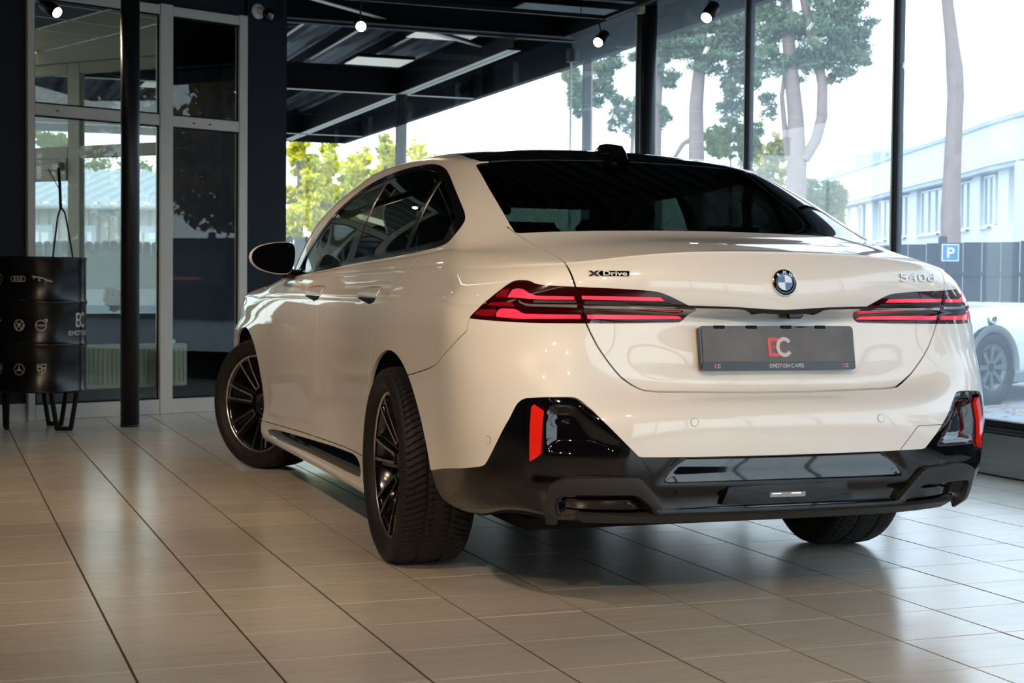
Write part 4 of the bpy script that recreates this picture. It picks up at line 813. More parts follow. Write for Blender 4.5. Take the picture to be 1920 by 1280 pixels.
NV=[2,3,5,5,5,5,5,6,5,5,7,8,4,3,4,4,6,4,4,5,5,16,14,4,8,8]
def pad(P):
    m=np.array([-1,1,1.])
    P=np.concatenate([P[:,1:2]*m,P,P[:,-2:-1]*m],1)
    P=np.concatenate([2*P[:1]-P[1:2],P,P[-2:-1]*m],0)
    return P
def bw(t): return np.stack([(1-t)**3,3*t**3-6*t**2+4,-3*t**3+3*t**2+3*t+1,t**3],-1)/6
def bd(t): return np.stack([-3*(1-t)**2,9*t**2-12*t,-9*t**2+6*t+3,3*t**2],-1)/6
def mats(n,N,der=False):
    # n control points, N[i] subdivisions per segment (n-1 segs) -> matrix (M, n+2)
    rows=[]
    for i in range(n-1):
        ts=np.arange(N[i])/N[i]
        if i==n-2: ts=np.append(ts,1.)
        for t in ts:
            r=np.zeros(n+2); r[i:i+4]=(bd if der else bw)(np.array(t)); rows.append(r)
    return np.array(rows)
def fit(D,it=4):
    C=D.copy()
    for _ in range(it):
        P=pad(C)
        w=np.array([1,4,1.])/6
        S=sum(w[i]*P[i:i+D.shape[0]] for i in range(3)); S=sum(w[j]*S[:,j:j+D.shape[1]] for j in range(3))
        C=C+(D-S)
    C[:,0,0]=0;C[:,-1,0]=0;C[-1,:,0]=0
    return C
def surface():
    D=data(); C=fit(D); P=pad(C)
    Mv=mats(D.shape[0],NV);Mu=mats(D.shape[1],NU);dMv=mats(D.shape[0],NV,1);dMu=mats(D.shape[1],NU,1)
    S=np.einsum('ai,ijk,bj->abk',Mv,P,Mu)
    Sv=np.einsum('ai,ijk,bj->abk',dMv,P,Mu);Su=np.einsum('ai,ijk,bj->abk',Mv,P,dMu)
    N=np.cross(Su,Sv); L=np.linalg.norm(N,axis=-1,keepdims=True); 
    N=N/np.maximum(L,1e-9)
    N[-1]=N[-2]*[0,1,1]; N[-1]/=np.linalg.norm(N[-1],axis=-1,keepdims=True)
    return S,N
# ======================= oil drum table =======================
DC0=at(78,600,10.45); DX,DY=DC0[0],DC0[1]; DR=.292
ztop=at(78,481,10.2)[2]; zbot=at(78,737,10.2)[2]
drum=thing('oil_drum_table','black oil drum printed with white car emblems on black hairpin legs','drum',(DX,DY,0))
h=ztop-zbot; pr=[(0,zbot+.012),(DR-.012,zbot+.012),(DR-.010,zbot),(DR+.004,zbot),(DR+.004,zbot+.012),(DR,zbot+.018)]
for zc_ in(zbot+h*.352,zbot+h*.665):
    pr+=[(DR,zc_-.022),(DR+.004,zc_-.012),(DR+.009,zc_),(DR+.004,zc_+.012),(DR,zc_+.022)]
pr+=[(DR,ztop-.018),(DR+.004,ztop-.012),(DR+.004,ztop),(DR-.010,ztop),(DR-.012,ztop-.012),(0,ztop-.012)]
M['drum']=mat('black_drum_enamel',(.007,.007,.008),.24,spec=.3,noise=.1,bump=.03,bscale=15)
MB().lathe(pr,72,c=(DX,DY,0)).build('drum_body',M['drum'],drum)
phi0=math.atan2(CAMP[1]-DY,CAMP[0]-DX)
def DS(a,z,d=0): an=phi0+a/DR; return (DX+(DR+.0006+d)*math.cos(an),DY+(DR+.0006+d)*math.sin(an),z)
M['print']=mat('grey_white_print',(.42,.40,.37),.6)
class Dec:
    def __init__(s): s.b=MB()
    def line(s,pts,w,cl=False):
        P=[np.array(p,float) for p in pts]; 
        if cl: P=P+[P[0]]
        for a,b in zip(P[:-1],P[1:]):
            n=max(1,int(np.linalg.norm(b-a)/.012)); t=(b-a)/(np.linalg.norm(b-a)+1e-9); q=np.array([-t[1],t[0]])*w/2
            for k in range(n):
                c0=a+(b-a)*k/n-(t*w*.3 if k==0 else 0); c1=a+(b-a)*(k+1)/n+(t*w*.3 if k==n-1 else 0)
                s.b.add([DS(*(c0-q)),DS(*(c1-q)),DS(*(c1+q)),DS(*(c0+q))],[(0,1,2,3)])
        return s
    def ring(s,x,z,r,w,n=26): return s.line([(x+r*math.cos(6.2832*k/n),z+r*math.sin(6.2832*k/n)) for k in range(n)],w,True)
    def poly(s,pts): s.b.add([DS(*p) for p in pts],[tuple(range(len(pts)))]); return s
z1,z2,z3=at(78,523,10.16)[2],at(78,610,10.16)[2],at(78,693,10.16)[2]; PI=math.pi
aa=lambda px: DR*math.asin(max(-.98,min(.98,(px-78)/82.)))
d=Dec(); x=aa(36)
for k in range(4): d.ring(x-.036+k*.024,z1,.0175,.005)
d.b.build('emblem_rings',M['print'],drum)
d=Dec(); x=aa(79); d.line([(x-.062,z1+.018),(x-.045,z1+.014),(x-.02,z1+.012),(x+.01,z1+.004),(x+.035,z1-.008),(x+.062,z1-.016)],.009).line([(x-.045,z1+.012),(x-.055,z1+.002)],.006).line([(x-.01,z1+.006),(x-.025,z1-.008),(x-.01,z1-.012)],.006).line([(x+.03,z1-.006),(x+.02,z1-.018)],.005); d.b.build('emblem_leaping_cat',M['print'],drum)
d=Dec(); x=aa(38); d.ring(x,z2,.036,.006).line([(x-.020,z2+.026),(x-.008,z2-.002),(x,z2+.016),(x+.008,z2-.002),(x+.020,z2+.026)],.006).line([(x-.033,z2+.010),(x-.016,z2-.028),(x,z2+.004),(x+.016,z2-.028),(x+.033,z2+.010)],.006); d.b.build('emblem_letters_in_ring',M['print'],drum)
d=Dec(); x=aa(77); d.ring(x,z2,.034,.007).line([(x+.025,z2+.025),(x+.038,z2+.038)],.007).line([(x+.022,z2+.040),(x+.040,z2+.040),(x+.040,z2+.022)],.006).line([(x-.022,z2),(x+.022,z2)],.009); d.b.build('emblem_ring_and_arrow',M['print'],drum)
d=Dec(); x=aa(38); d.ring(x,z3,.036,.004)
for k in range(3):
    a=PI/2+k*2*PI/3; b1,b2=a+2.6,a-2.6; d.poly([(x+.034*math.cos(a),z3+.034*math.sin(a)),(x+.006*math.cos(a+1.2),z3+.006*math.sin(a+1.2)),(x-.002*math.cos(a),z3-.002*math.sin(a)),(x+.006*math.cos(a-1.2),z3+.006*math.sin(a-1.2))])
d.b.build('emblem_star_in_ring',M['print'],drum)
d=Dec(); x=aa(78); d.line([(x-.028,z3+.032),(x+.028,z3+.034),(x+.027,z3),(x+.014,z3-.022),(x,z3-.034),(x-.014,z3-.022),(x-.027,z3)],.005,True).line([(x-.026,z3+.018),(x-.004,z3+.018)],.010).line([(x-.024,z3-.004),(x-.004,z3-.004)],.008).line([(x+.004,z3+.012),(x+.024,z3+.012)],.006).line([(x+.004,z3+.002),(x+.022,z3+.002)],.006).line([(x+.004,z3-.016),(x+.012,z3-.016)],.008).line([(x,z3+.03),(x,z3-.03)],.004); d.b.build('emblem_shield',M['print'],drum)
d=Dec(); x=aa(2); d.line([(x-.02,z2+.030),(x+.028,z2+.030)],.010).line([(x,z2+.026),(x,z2-.034)],.010); d.b.build('emblem_letter_t',M['print'],drum)
d=Dec(); x=aa(3); d.ring(x,z1,.036,.004).line([(x+.012,z1+.022),(x-.006,z1+.002),(x+.010,z1+.002),(x-.008,z1-.022)],.006); d.b.build('emblem_bolt_in_ring',M['print'],drum)
d=Dec(); x=aa(5); d.line([(x,z3+.034),(x,z3-.034)],.006).line([(x-.018,z3+.024),(x-.014,z3-.004),(x,z3-.008),(x+.014,z3-.004),(x+.018,z3+.024)],.006); d.b.build('emblem_trident',M['print'],drum)
def strokes(ch):
    G={'E':[[(1,1),(0,1),(0,0),(1,0)],[(0,.5),(.85,.5)]],'M':[[(0,0),(0,1),(.5,.4),(1,1),(1,0)]],'O':[[(0,0),(0,1),(1,1),(1,0),(0,0)]],'T':[[(0,1),(1,1)],[(.5,1),(.5,0)]],'I':[[(.5,0),(.5,1)]],
    'N':[[(0,0),(0,1),(1,0),(1,1)]],'C':[[(1,1),(0,1),(0,0),(1,0)]],'A':[[(0,0),(.5,1),(1,0)]],'R':[[(0,0),(0,1),(1,1),(1,.5),(0,.5)],[(.5,.5),(1,0)]],'S':[[(1,1),(0,1),(0,.5),(1,.5),(1,0),(0,0)]]}
    return G[ch]
def word(d,txt,x,z,cw,ch,gap,w):
    for c in txt:
        if c!=' ':
            W_=cw*(.45 if c=='I' else 1)
            for l in strokes(c): d.line([(x+a*W_,z+b*ch) for a,b in l],w)
            x+=W_+gap
        else: x+=cw*.6
d=Dec(); x=aa(141); zc_=at(150,600,10.3)[2]; d.line([(x+.030,zc_+.040),(x,zc_+.040),(x,zc_-.040),(x+.030,zc_-.040)],.016).line([(x+.006,zc_),(x+.022,zc_)],.014)
d.line([(x+.074+.036*math.cos(a),zc_+.043*math.sin(a)) for a in np.linspace(.9,2*PI-.9,16)],.015); d.b.build('print_ec',M['print'],drum)
zw=at(140,628,10.3)[2]; d=Dec(); word(d,'EMOTION CARS',aa(127),zw,.024,.026,.008,.006); d.b.build('print_emotion_cars',M['print'],drum)
# legs
def leg(an):
    c=np.array([DX+math.cos(an)*(DR-.06),DY+math.sin(an)*(DR-.06)]); t=np.array([-math.sin(an),math.cos(an)])
    if an<0 and abs(an+.9)<.3: t=np.array([.98,-.2])
    def P(a,z): return (c[0]+t[0]*a,c[1]+t[1]*a,z)
    b=MB(); 
    for s in(-1,1): b.tube([P(s*.085,zbot+.004),P(s*.045,.012)],.016,8)
    b.tube([P(-.055,.014),P(.055,.014)],.014,8).box(-.10,-.03,zbot-.004,.10,.03,zbot+.002,lambda x,y,z:(c[0]+t[0]*x-t[1]*y,c[1]+t[1]*x+t[0]*y,z))
    b.build('leg',M['black'],drum)
for an in(-.95,-.95-2.094,-.95+2.094): leg(an)
# bent wire rack standing on the drum
wr=thing('wire_stand','thin bent black wire stand standing on top of the oil drum','wire stand',(at(117,480,10.5)[0],at(117,480,10.5)[1],ztop-.006))
A=lambda x,y:tuple(at(x,y,10.5)); z0=ztop-.004
def A0(x): q=at(x,480,10.5); return (q[0],q[1],z0)
MB().tube([A0(99),A(104,440),A(108,408),A(112,394),A(117,391),A(122,400),A(128,432),A0(137)],.006,8).build('wire_loop',M['black'],wr)
MB().tube([A(110,314),A(112,345),A(114,392)],.010,8).build('upright_rod',M['black'],wr); MB().tube([A(90,316),A(113,358)],.003,6).build('stay_wire',M['black'],wr)
# ======================= the white saloon =======================
S_,N_=surface(); R12=sum(NV[:12])
SU=np.concatenate([[0],np.cumsum(np.linalg.norm(np.diff(S_[R12],axis=0),axis=1))])
RB=[sum(NV[:k]) for k in range(27)]
ZR0,ZR1=RB[1],RB[21]
def surf(s,z,off=0.):
    """point (and normal) of the body at arc position s (negative = left) and height z"""
    sg=-1. if s<0 else 1.; a=abs(s); j=min(max(int(np.searchsorted(SU,a)),1),len(SU)-1); t=(a-SU[j-1])/(SU[j]-SU[j-1])
    P=S_[ZR0:ZR1,j-1]*(1-t)+S_[ZR0:ZR1,j]*t; Q=N_[ZR0:ZR1,j-1]*(1-t)+N_[ZR0:ZR1,j]*t
    p=np.array([np.interp(z,P[:,2],P[:,k]) for k in range(2)]+[z]); n=np.array([np.interp(z,P[:,2],Q[:,k]) for k in range(3)]); n/=np.linalg.norm(n)
    p=p+n*off; p[0]*=sg; n[0]*=sg; return p,n
def sof(y,z):
    lo,hi=1.1,5.3
    for _ in range(30):
        m=(lo+hi)/2
        if surf(m,z)[0][1]<y: lo=m
        else: hi=m
    return m
def surfy(y,z,off=0.,left=True):
    s=sof(y,z); return surf(-s if left else s,z,off)
# ---- sheet cutting ----
nr,nc=S_.shape[:2]
V=np.concatenate([S_.reshape(-1,3),N_.reshape(-1,3),np.tile(SU,nr)[:,None]],1)
idx=np.arange(nr*nc).reshape(nr,nc)
Fq=np.stack([idx[:-1,:-1],idx[:-1,1:],idx[1:,1:],idx[1:,:-1]],-1).reshape(-1,4)
FA=np.full((len(Fq),9),-1); FA[:,:4]=Fq; TG=np.full(len(Fq),'shell',dtype='U16')
def sdf(poly,A,B):
    P=np.array(poly,float); Q=np.roll(P,-1,0); d2=np.full(A.shape,1e9); ins=np.zeros(A.shape,bool)
    for (x0,y0),(x1,y1) in zip(P,Q):
        ex,ey=x1-x0,y1-y0; wx,wy=A-x0,B-y0; L2=ex*ex+ey*ey+1e-18; t=np.clip((wx*ex+wy*ey)/L2,0,1); d2=np.minimum(d2,(wx-t*ex)**2+(wy-t*ey)**2)
        c=((y0>B)!=(y1>B)); 
        if y1!=y0: ins^=c&(A<(x1-x0)*(B-y0)/(y1-y0)+x0)
    d=np.sqrt(d2); return np.where(ins,-d,d)
def smooth_poly(P,keep=(),it=2,closed=True):
    P=[tuple(p) for p in P]; K=[i in keep for i in range(len(P))]
    for _ in range(it):
        o=[];k=[];n=len(P)
        for i in range(n):
            a=P[i];b=P[(i+1)%n]
            if not closed and i==n-1: o.append(a);k.append(K[i]);break
            if K[i]: o.append(a);k.append(True)
            else: o.append((a[0]*.75+b[0]*.25,a[1]*.75+b[1]*.25));k.append(False)
            if not K[(i+1)%n]: o.append((a[0]*.25+b[0]*.75,a[1]*.25+b[1]*.75));k.append(False)
        if not closed: o=[P[0]]+o[1:] if K[0] else [P[0]]+o
        P,K=o,k
    return P
def cut(fn,tags,neg,pos=None):
    """split the tagged faces along fn=0; the part with fn<0 takes the new tag"""
    global V,FA,TG
    f=fn(V); cand=np.where(np.isin(TG,tags))[0]
    if len(cand)==0: return
    A=FA[cand]; ok=A>=0; fv=np.where(ok,f[A],np.nan); mx=np.nanmax(fv,1); mn=np.nanmin(fv,1)
    TG[cand[mx<=0]]=neg
    if pos: TG[cand[mn>=0]]=pos
    st=cand[(mx>0)&(mn<0)]; cache={}; newV=[]; newF=[]; newT=[]; n0=len(V)
    for fi in st:
        poly=[int(i) for i in FA[fi] if i>=0]; ng=[];ps=[]; m=len(poly)
        for a in range(m):
            i,j=poly[a],poly[(a+1)%m]; fi_,fj=f[i],f[j]
            if fi_<=0: ng.append(i)
            if fi_>=0: ps.append(i)
            if fi_*fj<0:
                key=(min(i,j),max(i,j))
                if key not in cache:
                    t=fi_/(fi_-fj); v=V[i]*(1-t)+V[j]*t; v[3:6]/=np.linalg.norm(v[3:6])+1e-12; cache[key]=n0+len(newV); newV.append(v)
                ng.append(cache[key]);ps.append(cache[key])
        old=TG[fi]; first=True
        for L_,tg in((ng,neg),(ps,pos or old)):
            if len(L_)<3 or len(L_)>9: continue
            row=L_+[-1]*(9-len(L_))
            if first: FA[fi]=row; TG[fi]=tg; first=False
            else: newF.append(row); newT.append(tg)
    if newV: V=np.concatenate([V,np.array(newV)])
    if newF: FA=np.concatenate([FA,np.array(newF)]); TG=np.concatenate([TG,np.array(newT,dtype='U16')])
X=lambda v:v[:,0]
def pf(poly,a,b,*lim):
    """signed distance to a polygon in coordinates a,b of the sheet, with extra half-space limits"""
    def fn(v):
        d=sdf(poly,a(v),b(v))
        for l in lim: d=np.maximum(d,l(v))
        return d
    return fn
cx=lambda v:v[:,0]; cy=lambda v:v[:,1]; cz=lambda v:v[:,2]; cs=lambda v:v[:,6]
def off(fn,g): return lambda v: fn(v)+g
GAP=.0017
def panel(fn,tags,name,gap=GAP):
    cut(off(fn,-gap),tags,'tmp'); cut(off(fn,gap),['tmp'],name); TG[TG=='tmp']='gap'   # leaves a strip tagged gap
DLO=smooth_poly([(2.32,1.032),(1.944,1.036),(1.162,1.078),(.219,1.106),(-.067,1.119),(-.26,1.132),(-.324,1.157),(-.318,1.205),(-.25,1.247),(-.045,1.332),(.177,1.415),(.31,1.449),(.46,1.469),(.652,1.476),(.909,1.474),(1.172,1.460),(1.38,1.431),(1.55,1.385),(1.70,1.322),(1.88,1.232),(2.06,1.145),(2.24,1.062)],(0,),2)
isside=lambda v: 1.9-np.minimum(v[:,6],99)*1. -.0  # placeholder
sidelim=lambda v: .52-v[:,0]
cut(pf(DLO,cy,cz,sidelim),['shell'],'dlo')
RG=[(-.3,1.1835),(0,1.1835),(.114,1.1825),(.236,1.181),(.426,1.177),(.56,1.172),(.664,1.167),(.646,1.238),(.623,1.338),(.594,1.430),(.585,1.444),(.56,1.452),(.46,1.464),(.30,1.474),(0,1.480),(-.3,1.480)]
cut(pf(RG,cx,cz,lambda v:v[:,1]-.5),['shell'],'rear_glass')
WS=[(-.4,1.018),(0,1.018),(.3,1.020),(.55,1.024),(.70,1.034),(.762,1.048),(.745,1.10),(.70,1.22),(.655,1.34),(.60,1.425),(.56,1.452),(.4,1.468),(0,1.478),(-.4,1.478)]
cut(pf(WS,cx,cz,lambda v:1.25-v[:,1]),['shell'],'windshield')
ROOFP=[(-.4,.0),(.30,.02),(.562,.13),(.572,.23),(.556,.45),(.548,.8),(.548,1.2),(.555,1.50),(.565,1.70),(.4,1.9),(-.4,1.9)]
panel(pf(ROOFP,cx,cy,lambda v:1.436-v[:,2]),['shell'],'roof_panel',.0015)
# wheel openings
for yc,zc_,r in((-.050,.345,.419),(2.995,.35,.412)):
    cut(lambda v,yc=yc,zc_=zc_,r=r:np.maximum(np.hypot(v[:,1]-yc,v[:,2]-zc_)-r,.6-v[:,0]),['shell'],'hole'); cut(lambda v,yc=yc,r=r,zc_=zc_:np.maximum(np.maximum(abs(v[:,1]-yc)-r*.985,v[:,2]-zc_),.6-v[:,0]),['shell'],'hole')
_lc=[(-.40,.42),(-.476,.392),(-.492,.350),(-.530,.318),(-.60,.297),(-.74,.280),(-.74,.05),(-.40,.05)]
cut(pf(smooth_poly(_lc,(0,5,6,7),2),cy,cz,lambda v:.6-v[:,0]),['shell'],'hole')
# lamps
LAMP=smooth_poly([(1.004,.894),(.929,.966),(.886,1.009),(.861,1.014),(.817,1.012),(.792,.999),(.663,.994),(.526,.990),(.418,.984),(.381,.976),(.276,.926),(.303,.890),(.323,.887),(.609,.885),(.815,.884)],(0,10),2)
cut(pf(LAMP,cs,cz,lambda v:v[:,1]+.3),['shell'],'lamp')
LIDP=[(-.3,.676),(.111,.676),(.397,.681),(.440,.685),(.470,.699),(.503,.722),(.525,.745),(.550,.775),(.578,.815),(.600,.858),(.612,.885),(.644,.992),(.655,1.041),(.658,1.069),(.655,1.116),(.666,1.170),(.67,1.20),(-.3,1.21)]
lidf=pf(LIDP,cx,cz,lambda v:v[:,1]+.45)
panel(lidf,['shell'],'trunk_lid',.0025); panel(lidf,['lamp'],'lamp_in',.0018)
# black lower bumper
BLK=[(-.3,.492),(.136,.492),(.299,.493),(.452,.495),(.487,.534),(.529,.583),(.571,.630),(.604,.660),(.616,.667),(.632,.670),(.71,.668),(.772,.663),(.790,.656),(.804,.644),(.83,.604),(.884,.537),(.945,.468),(.958,.455),(.976,.448),(1.103,.426),(1.354,.386),(1.7,.380),(1.7,-.2),(-.3,-.2)]
cut(pf(BLK,cs,cz),['shell'],'diffuser')
FUEL=[(1.0,.894),(1.003,.856),(1.091,.801),(1.160,.768),(1.217,.744),(1.250,.735),(1.306,.724),(1.419,.707),(1.541,.690),(1.8,.66),(1.8,-.2),(-.3,-.2),(-.3,.80),(.60,.94),(.95,.94)]
panel(pf(FUEL,cs,cz),['shell'],'rear_bumper',.0019)
# front: bumper, bonnet, lamps, grille
HOOD=[(-.3,3.72),(.33,3.66),(.60,3.50),(.74,3.30),(.80,3.02),(.79,2.80),(.78,2.55),(.74,2.4),(-.3,2.4)]
panel(pf(HOOD,cx,cy,lambda v:.80-v[:,2]),['shell'],'bonnet')
HL=smooth_poly([(.42,.70),(.60,.76),(.80,.75),(.86,.70),(.84,.65),(.62,.62),(.46,.62)],(),2)
cut(pf(HL,cx,cz,lambda v:3.3-v[:,1]),['shell'],'headlamp')
cut(pf([(.03,.42),(.30,.42),(.35,.55),(.34,.70),(.30,.74),(.06,.74),(.03,.70)],cx,cz,lambda v:3.3-v[:,1]),['shell'],'grille')
cut(pf([(-.3,.20),(.55,.20),(.62,.34),(-.3,.36)],cx,cz,lambda v:3.3-v[:,1]),['shell'],'intake')
cut(pf([(.68,.28),(.80,.28),(.84,.50),(.74,.52)],cx,cz,lambda v:3.3-v[:,1]),['shell'],'intake')
panel(pf([(3.24,.70),(3.40,.66),(3.7,.74),(5,.8),(5,-.2),(3.24,-.2)],cy,cz),['shell'],'front_bumper',.0012)
# doors
DB=[(2.9,.286),(2.614,.289),(1.611,.319),(.805,.337),(.387,.336)]
RG_=[(.34,.30),(.381,.351),(.343,.497),(.300,.58),(.267,.664),(.229,.784),(.187,.825),(.150,.86),(.118,.895),(.051,.964),(.004,1.031),(-.03,1.075),(-.068,1.125)]
BG=[(1.41,.28),(1.392,.399),(1.333,.51),(1.281,.606),(1.255,.70),(1.26,.793),(1.285,.86),(1.315,.932),(1.325,1.0),(1.27,1.045),(1.17,1.09)]
AG=[(2.56,.26),(2.532,.289),(2.506,.538),(2.462,.66),(2.449,.757),(2.462,.85),(2.480,.906),(2.518,.96),(2.50,1.02),(2.46,1.06)]
RG_=smooth_poly(RG_,(0,len(RG_)-1),2,False); BG=smooth_poly(BG,(0,len(BG)-1),2,False); AG=smooth_poly(AG,(0,len(AG)-1),2,False)
rdoor=[p for p in RG_]+list(reversed(BG)); fdoor=[p for p in BG]+list(reversed(AG))
bot=lambda v: np.interp(v[:,1],[.387,.805,1.611,2.614,2.9],[.336,.337,.319,.289,.286])-v[:,2]
panel(pf(rdoor,cy,cz,sidelim,bot),['shell'],'rear_door',.0019); panel(pf(fdoor,cy,cz,sidelim,bot),['shell'],'front_door',.0019)
FF=[(2.44,1.2),(2.5,.2),(5,.2),(5,1.2)]
SILLK=smooth_poly([(2.47,.250),(2.29,.273),(1.95,.288),(.654,.330),(.50,.318),(.40,.268),(.47,.248),(1.346,.245),(2.142,.231),(2.40,.232)],(),1)
cut(pf(SILLK,cy,cz,sidelim),['shell'],'sill_insert')
panel(lambda v: np.maximum(v[:,2]-np.interp(v[:,1],[.3,.387,.805,1.611,2.614,2.9],[.336,.336,.337,.319,.289,.286]),np.maximum(.30-v[:,1],v[:,1]-2.66)),['shell'],'side_skirt',.0010)
panel(lambda v: np.maximum(2.44+.0*v[:,2]-v[:,1],v[:,2]-1.06),['shell'],'front_fender',.0016)
# windows inside the black surround
INN=.024
dl=lambda v:sdf(DLO,v[:,1],v[:,2])+INN
def pane(y0,y1,sl=0.): return lambda v: np.maximum(dl(v),np.maximum(y0+sl*(1.25-v[:,2])-v[:,1],v[:,1]-y1-sl*(1.25-v[:,2])))
cut(pane(1.115,9,.22),['dlo'],'front_window'); cut(pane(.235,1.015,.0),['dlo'],'x')
cut(lambda v: v[:,1]-(1.015+.22*(1.25-v[:,2])),['x'],'rear_window','dlo') if 0 else None
TG[TG=='x']='rear_window'
cut(lambda v:np.maximum(pane(-9,.195,.0)(v),-.225-v[:,1]-.0*v[:,2]),['dlo'],'quarter_window')
# ---- black bumper relief ----
def sst(x,a,b): t=np.clip((x-a)/(b-a),0,1); return t*t*(3-2*t)
POD=[(.700,.640),(.690,.650),(.618,.652),(.604,.640),(.50,.520),(.478,.508),(.705,.506)]
def dep(v):
    s,z=v[:,6],v[:,2]
    d=.026*sst(-sdf(POD,s,z),0,.030)
    d+=.023*sst(z,.400,.490)*sst(-s,-.345-(.492-z)*.9,-.325-(.492-z)*.9)*np.where(z>.3,1,0)
    d+=.010*sst(.774-s,0,.010)*sst(z,.40,.44)*sst(s,.50,.60)
    d+=.030*sst(-sdf([(.665,.375),(.46,.375),(.40,.33),(.41,.29),(.675,.29)],s,z),0,.012)
    d+=.010*sst(-sdf([(.40,.300),(.40,.392),(-.4,.392),(-.4,.300)],s,z),0,.010)
    return d
CAR=thing('white_saloon_car','white saloon car with black roof and lit red tail lamps parked on the tiled floor','car',(0,0.9,0))
CL=Vector((0,.9,0))
def sheet(name,tags,m,mirror='join',parent=CAR,rim=.012,inset=0.,side=1,relief=False,label=None):
    sel=np.where(np.isin(TG,tags if isinstance(tags,list) else [tags]))[0]
    if len(sel)==0: print('EMPTY',name); return None
    A=FA[sel]; used=np.unique(A[A>=0]); mp={int(u):k for k,u in enumerate(used)}; P=V[used,:3].copy(); Nn=V[used,3:6].copy()
    if inset: P=P-Nn*inset
    faces=[[mp[int(i)] for i in row if i>=0] for row in A]
    if relief:
        d=dep(V[used]); P=P-Nn*d[:,None]
        acc=np.zeros_like(P)
        for f in faces:
            a=P[f[0]]; nn=np.zeros(3)
            for k in range(1,len(f)-1): nn+=np.cross(P[f[k]]-a,P[f[k+1]]-a)
            for k in f: acc[k]+=nn
        L_=np.linalg.norm(acc,axis=1,keepdims=True); Nn=np.where(L_>1e-12,acc/np.maximum(L_,1e-12),Nn)
    # drop degenerate vertices in faces (centre line collapse)
    F2=[]
    for f in faces:
        g=[]
        for k in f:
            if not g or np.abs(P[k]-P[g[-1]]).max()>1e-7: g.append(k)
        if len(g)>2 and np.abs(P[g[0]]-P[g[-1]]).max()<1e-7: g.pop()
        if len(g)>2: F2.append(g)
    faces=F2
    if mirror=='join':
        n=len(P); cen=np.abs(P[:,0])<2e-5; Nn[cen,0]=0; Nn[cen]/=np.linalg.norm(Nn[cen],axis=1,keepdims=True)+1e-12
        m2=np.arange(n)+n; m2[cen]=np.arange(n)[cen]
        P=np.concatenate([P,P*[-1,1,1]]); Nn=np.concatenate([Nn,Nn*[-1,1,1]]); faces=faces+[[int(m2[k]) for k in reversed(f)] for f in faces]
        fl=[]
        for f in faces: fl.append(f)
        faces=[f for f in fl if len(set(f))>2]
    elif side<0:
        P=P*[-1,1,1]; Nn=Nn*[-1,1,1]; faces=[list(reversed(f)) for f in faces]
    E={}
    for f in faces:
        for k in range(len(f)):
            a,b=f[k],f[(k+1)%len(f)]; E[(a,b)]=E.get((a,b),0)+1
    bd=[(a,b) for (a,b) in E if (b,a) not in E]
    P=P.tolist(); NL=Nn.tolist()
    if rim:
        Pn=np.array(P);Nl=np.array(NL)
        for a,b in bd:
            t=Pn[b]-Pn[a]; L_=np.linalg.norm(t)
            if L_<1e-7: continue
            if abs(Pn[a][0])<2e-5 and abs(Pn[b][0])<2e-5: continue
            o=np.cross(t/L_,Nl[a]); k=len(P)
            P+= [Pn[a].tolist(),Pn[b].tolist(),(Pn[b]-Nl[b]*rim).tolist(),(Pn[a]-Nl[a]*rim).tolist()]; NL+=[o.tolist()]*4; faces.append([k+1,k,k+3,k+2])
    me=bpy.data.meshes.new(name); me.from_pydata([(p[0]-CL.x,p[1]-CL.y,p[2]) for p in P],[],faces); me.polygons.foreach_set('use_smooth',[True]*len(me.polygons))
    me.materials.append(m); me.update()
    me.normals_split_custom_set_from_vertices([tuple(q) for q in NL])
    ob=bpy.data.objects.new(name,me); SC.collection.objects.link(ob); ob.parent=parent
    if parent is not CAR and parent is not None: ob.location=(0,0,0)
    if label: ob['label']=label
    return ob
lid=sheet('trunk_lid','trunk_lid',M['paint']); bump=sheet('rear_bumper','rear_bumper',M['paint']); dif=sheet('lower_bumper','diffuser',M['pgloss'],relief=True,label='gloss black lower bumper')
sheet('roof_panel','roof_panel',M['pgloss'],label='gloss black roof'); sheet('rear_glass','rear_glass',M['cglass'],inset=.002,label='dark tinted rear window'); sheet('windshield','windshield',M['cglassf'],inset=.002)
sheet('bonnet','bonnet',M['paint']); sheet('front_bumper','front_bumper',M['paint']); sheet('radiator_grille','grille',M['pgloss']); sheet('lower_grille','intake',M['matte'])
M['hlamp']=mat('headlamp_lens',(.30,.32,.34),.05,metal=.4,coat=1.)
for sd in(-1,1):
    sheet('body_side','shell',M['paint'],None,side=sd)
    for nm,tg in(('rear_door','rear_door'),('front_door','front_door'),('front_fender','front_fender'),('side_skirt','side_skirt')): sheet(nm,tg,M['paint'],None,side=sd)
    sheet('skirt_insert','sill_insert',M['pgloss'],None,side=sd,inset=.004,label='gloss black insert in the side skirt')
    sheet('window_surround','dlo',M['trimk'],None,side=sd)
    sheet('front_side_window','front_window',M['cglassf'],None,side=sd,inset=.003); sheet('rear_side_window','rear_window',M['cglasss'],None,side=sd,inset=.003); sheet('quarter_window','quarter_window',M['cglasss'],None,side=sd,inset=.003)
    sheet('headlamp','headlamp',M['hlamp'],None,side=sd)
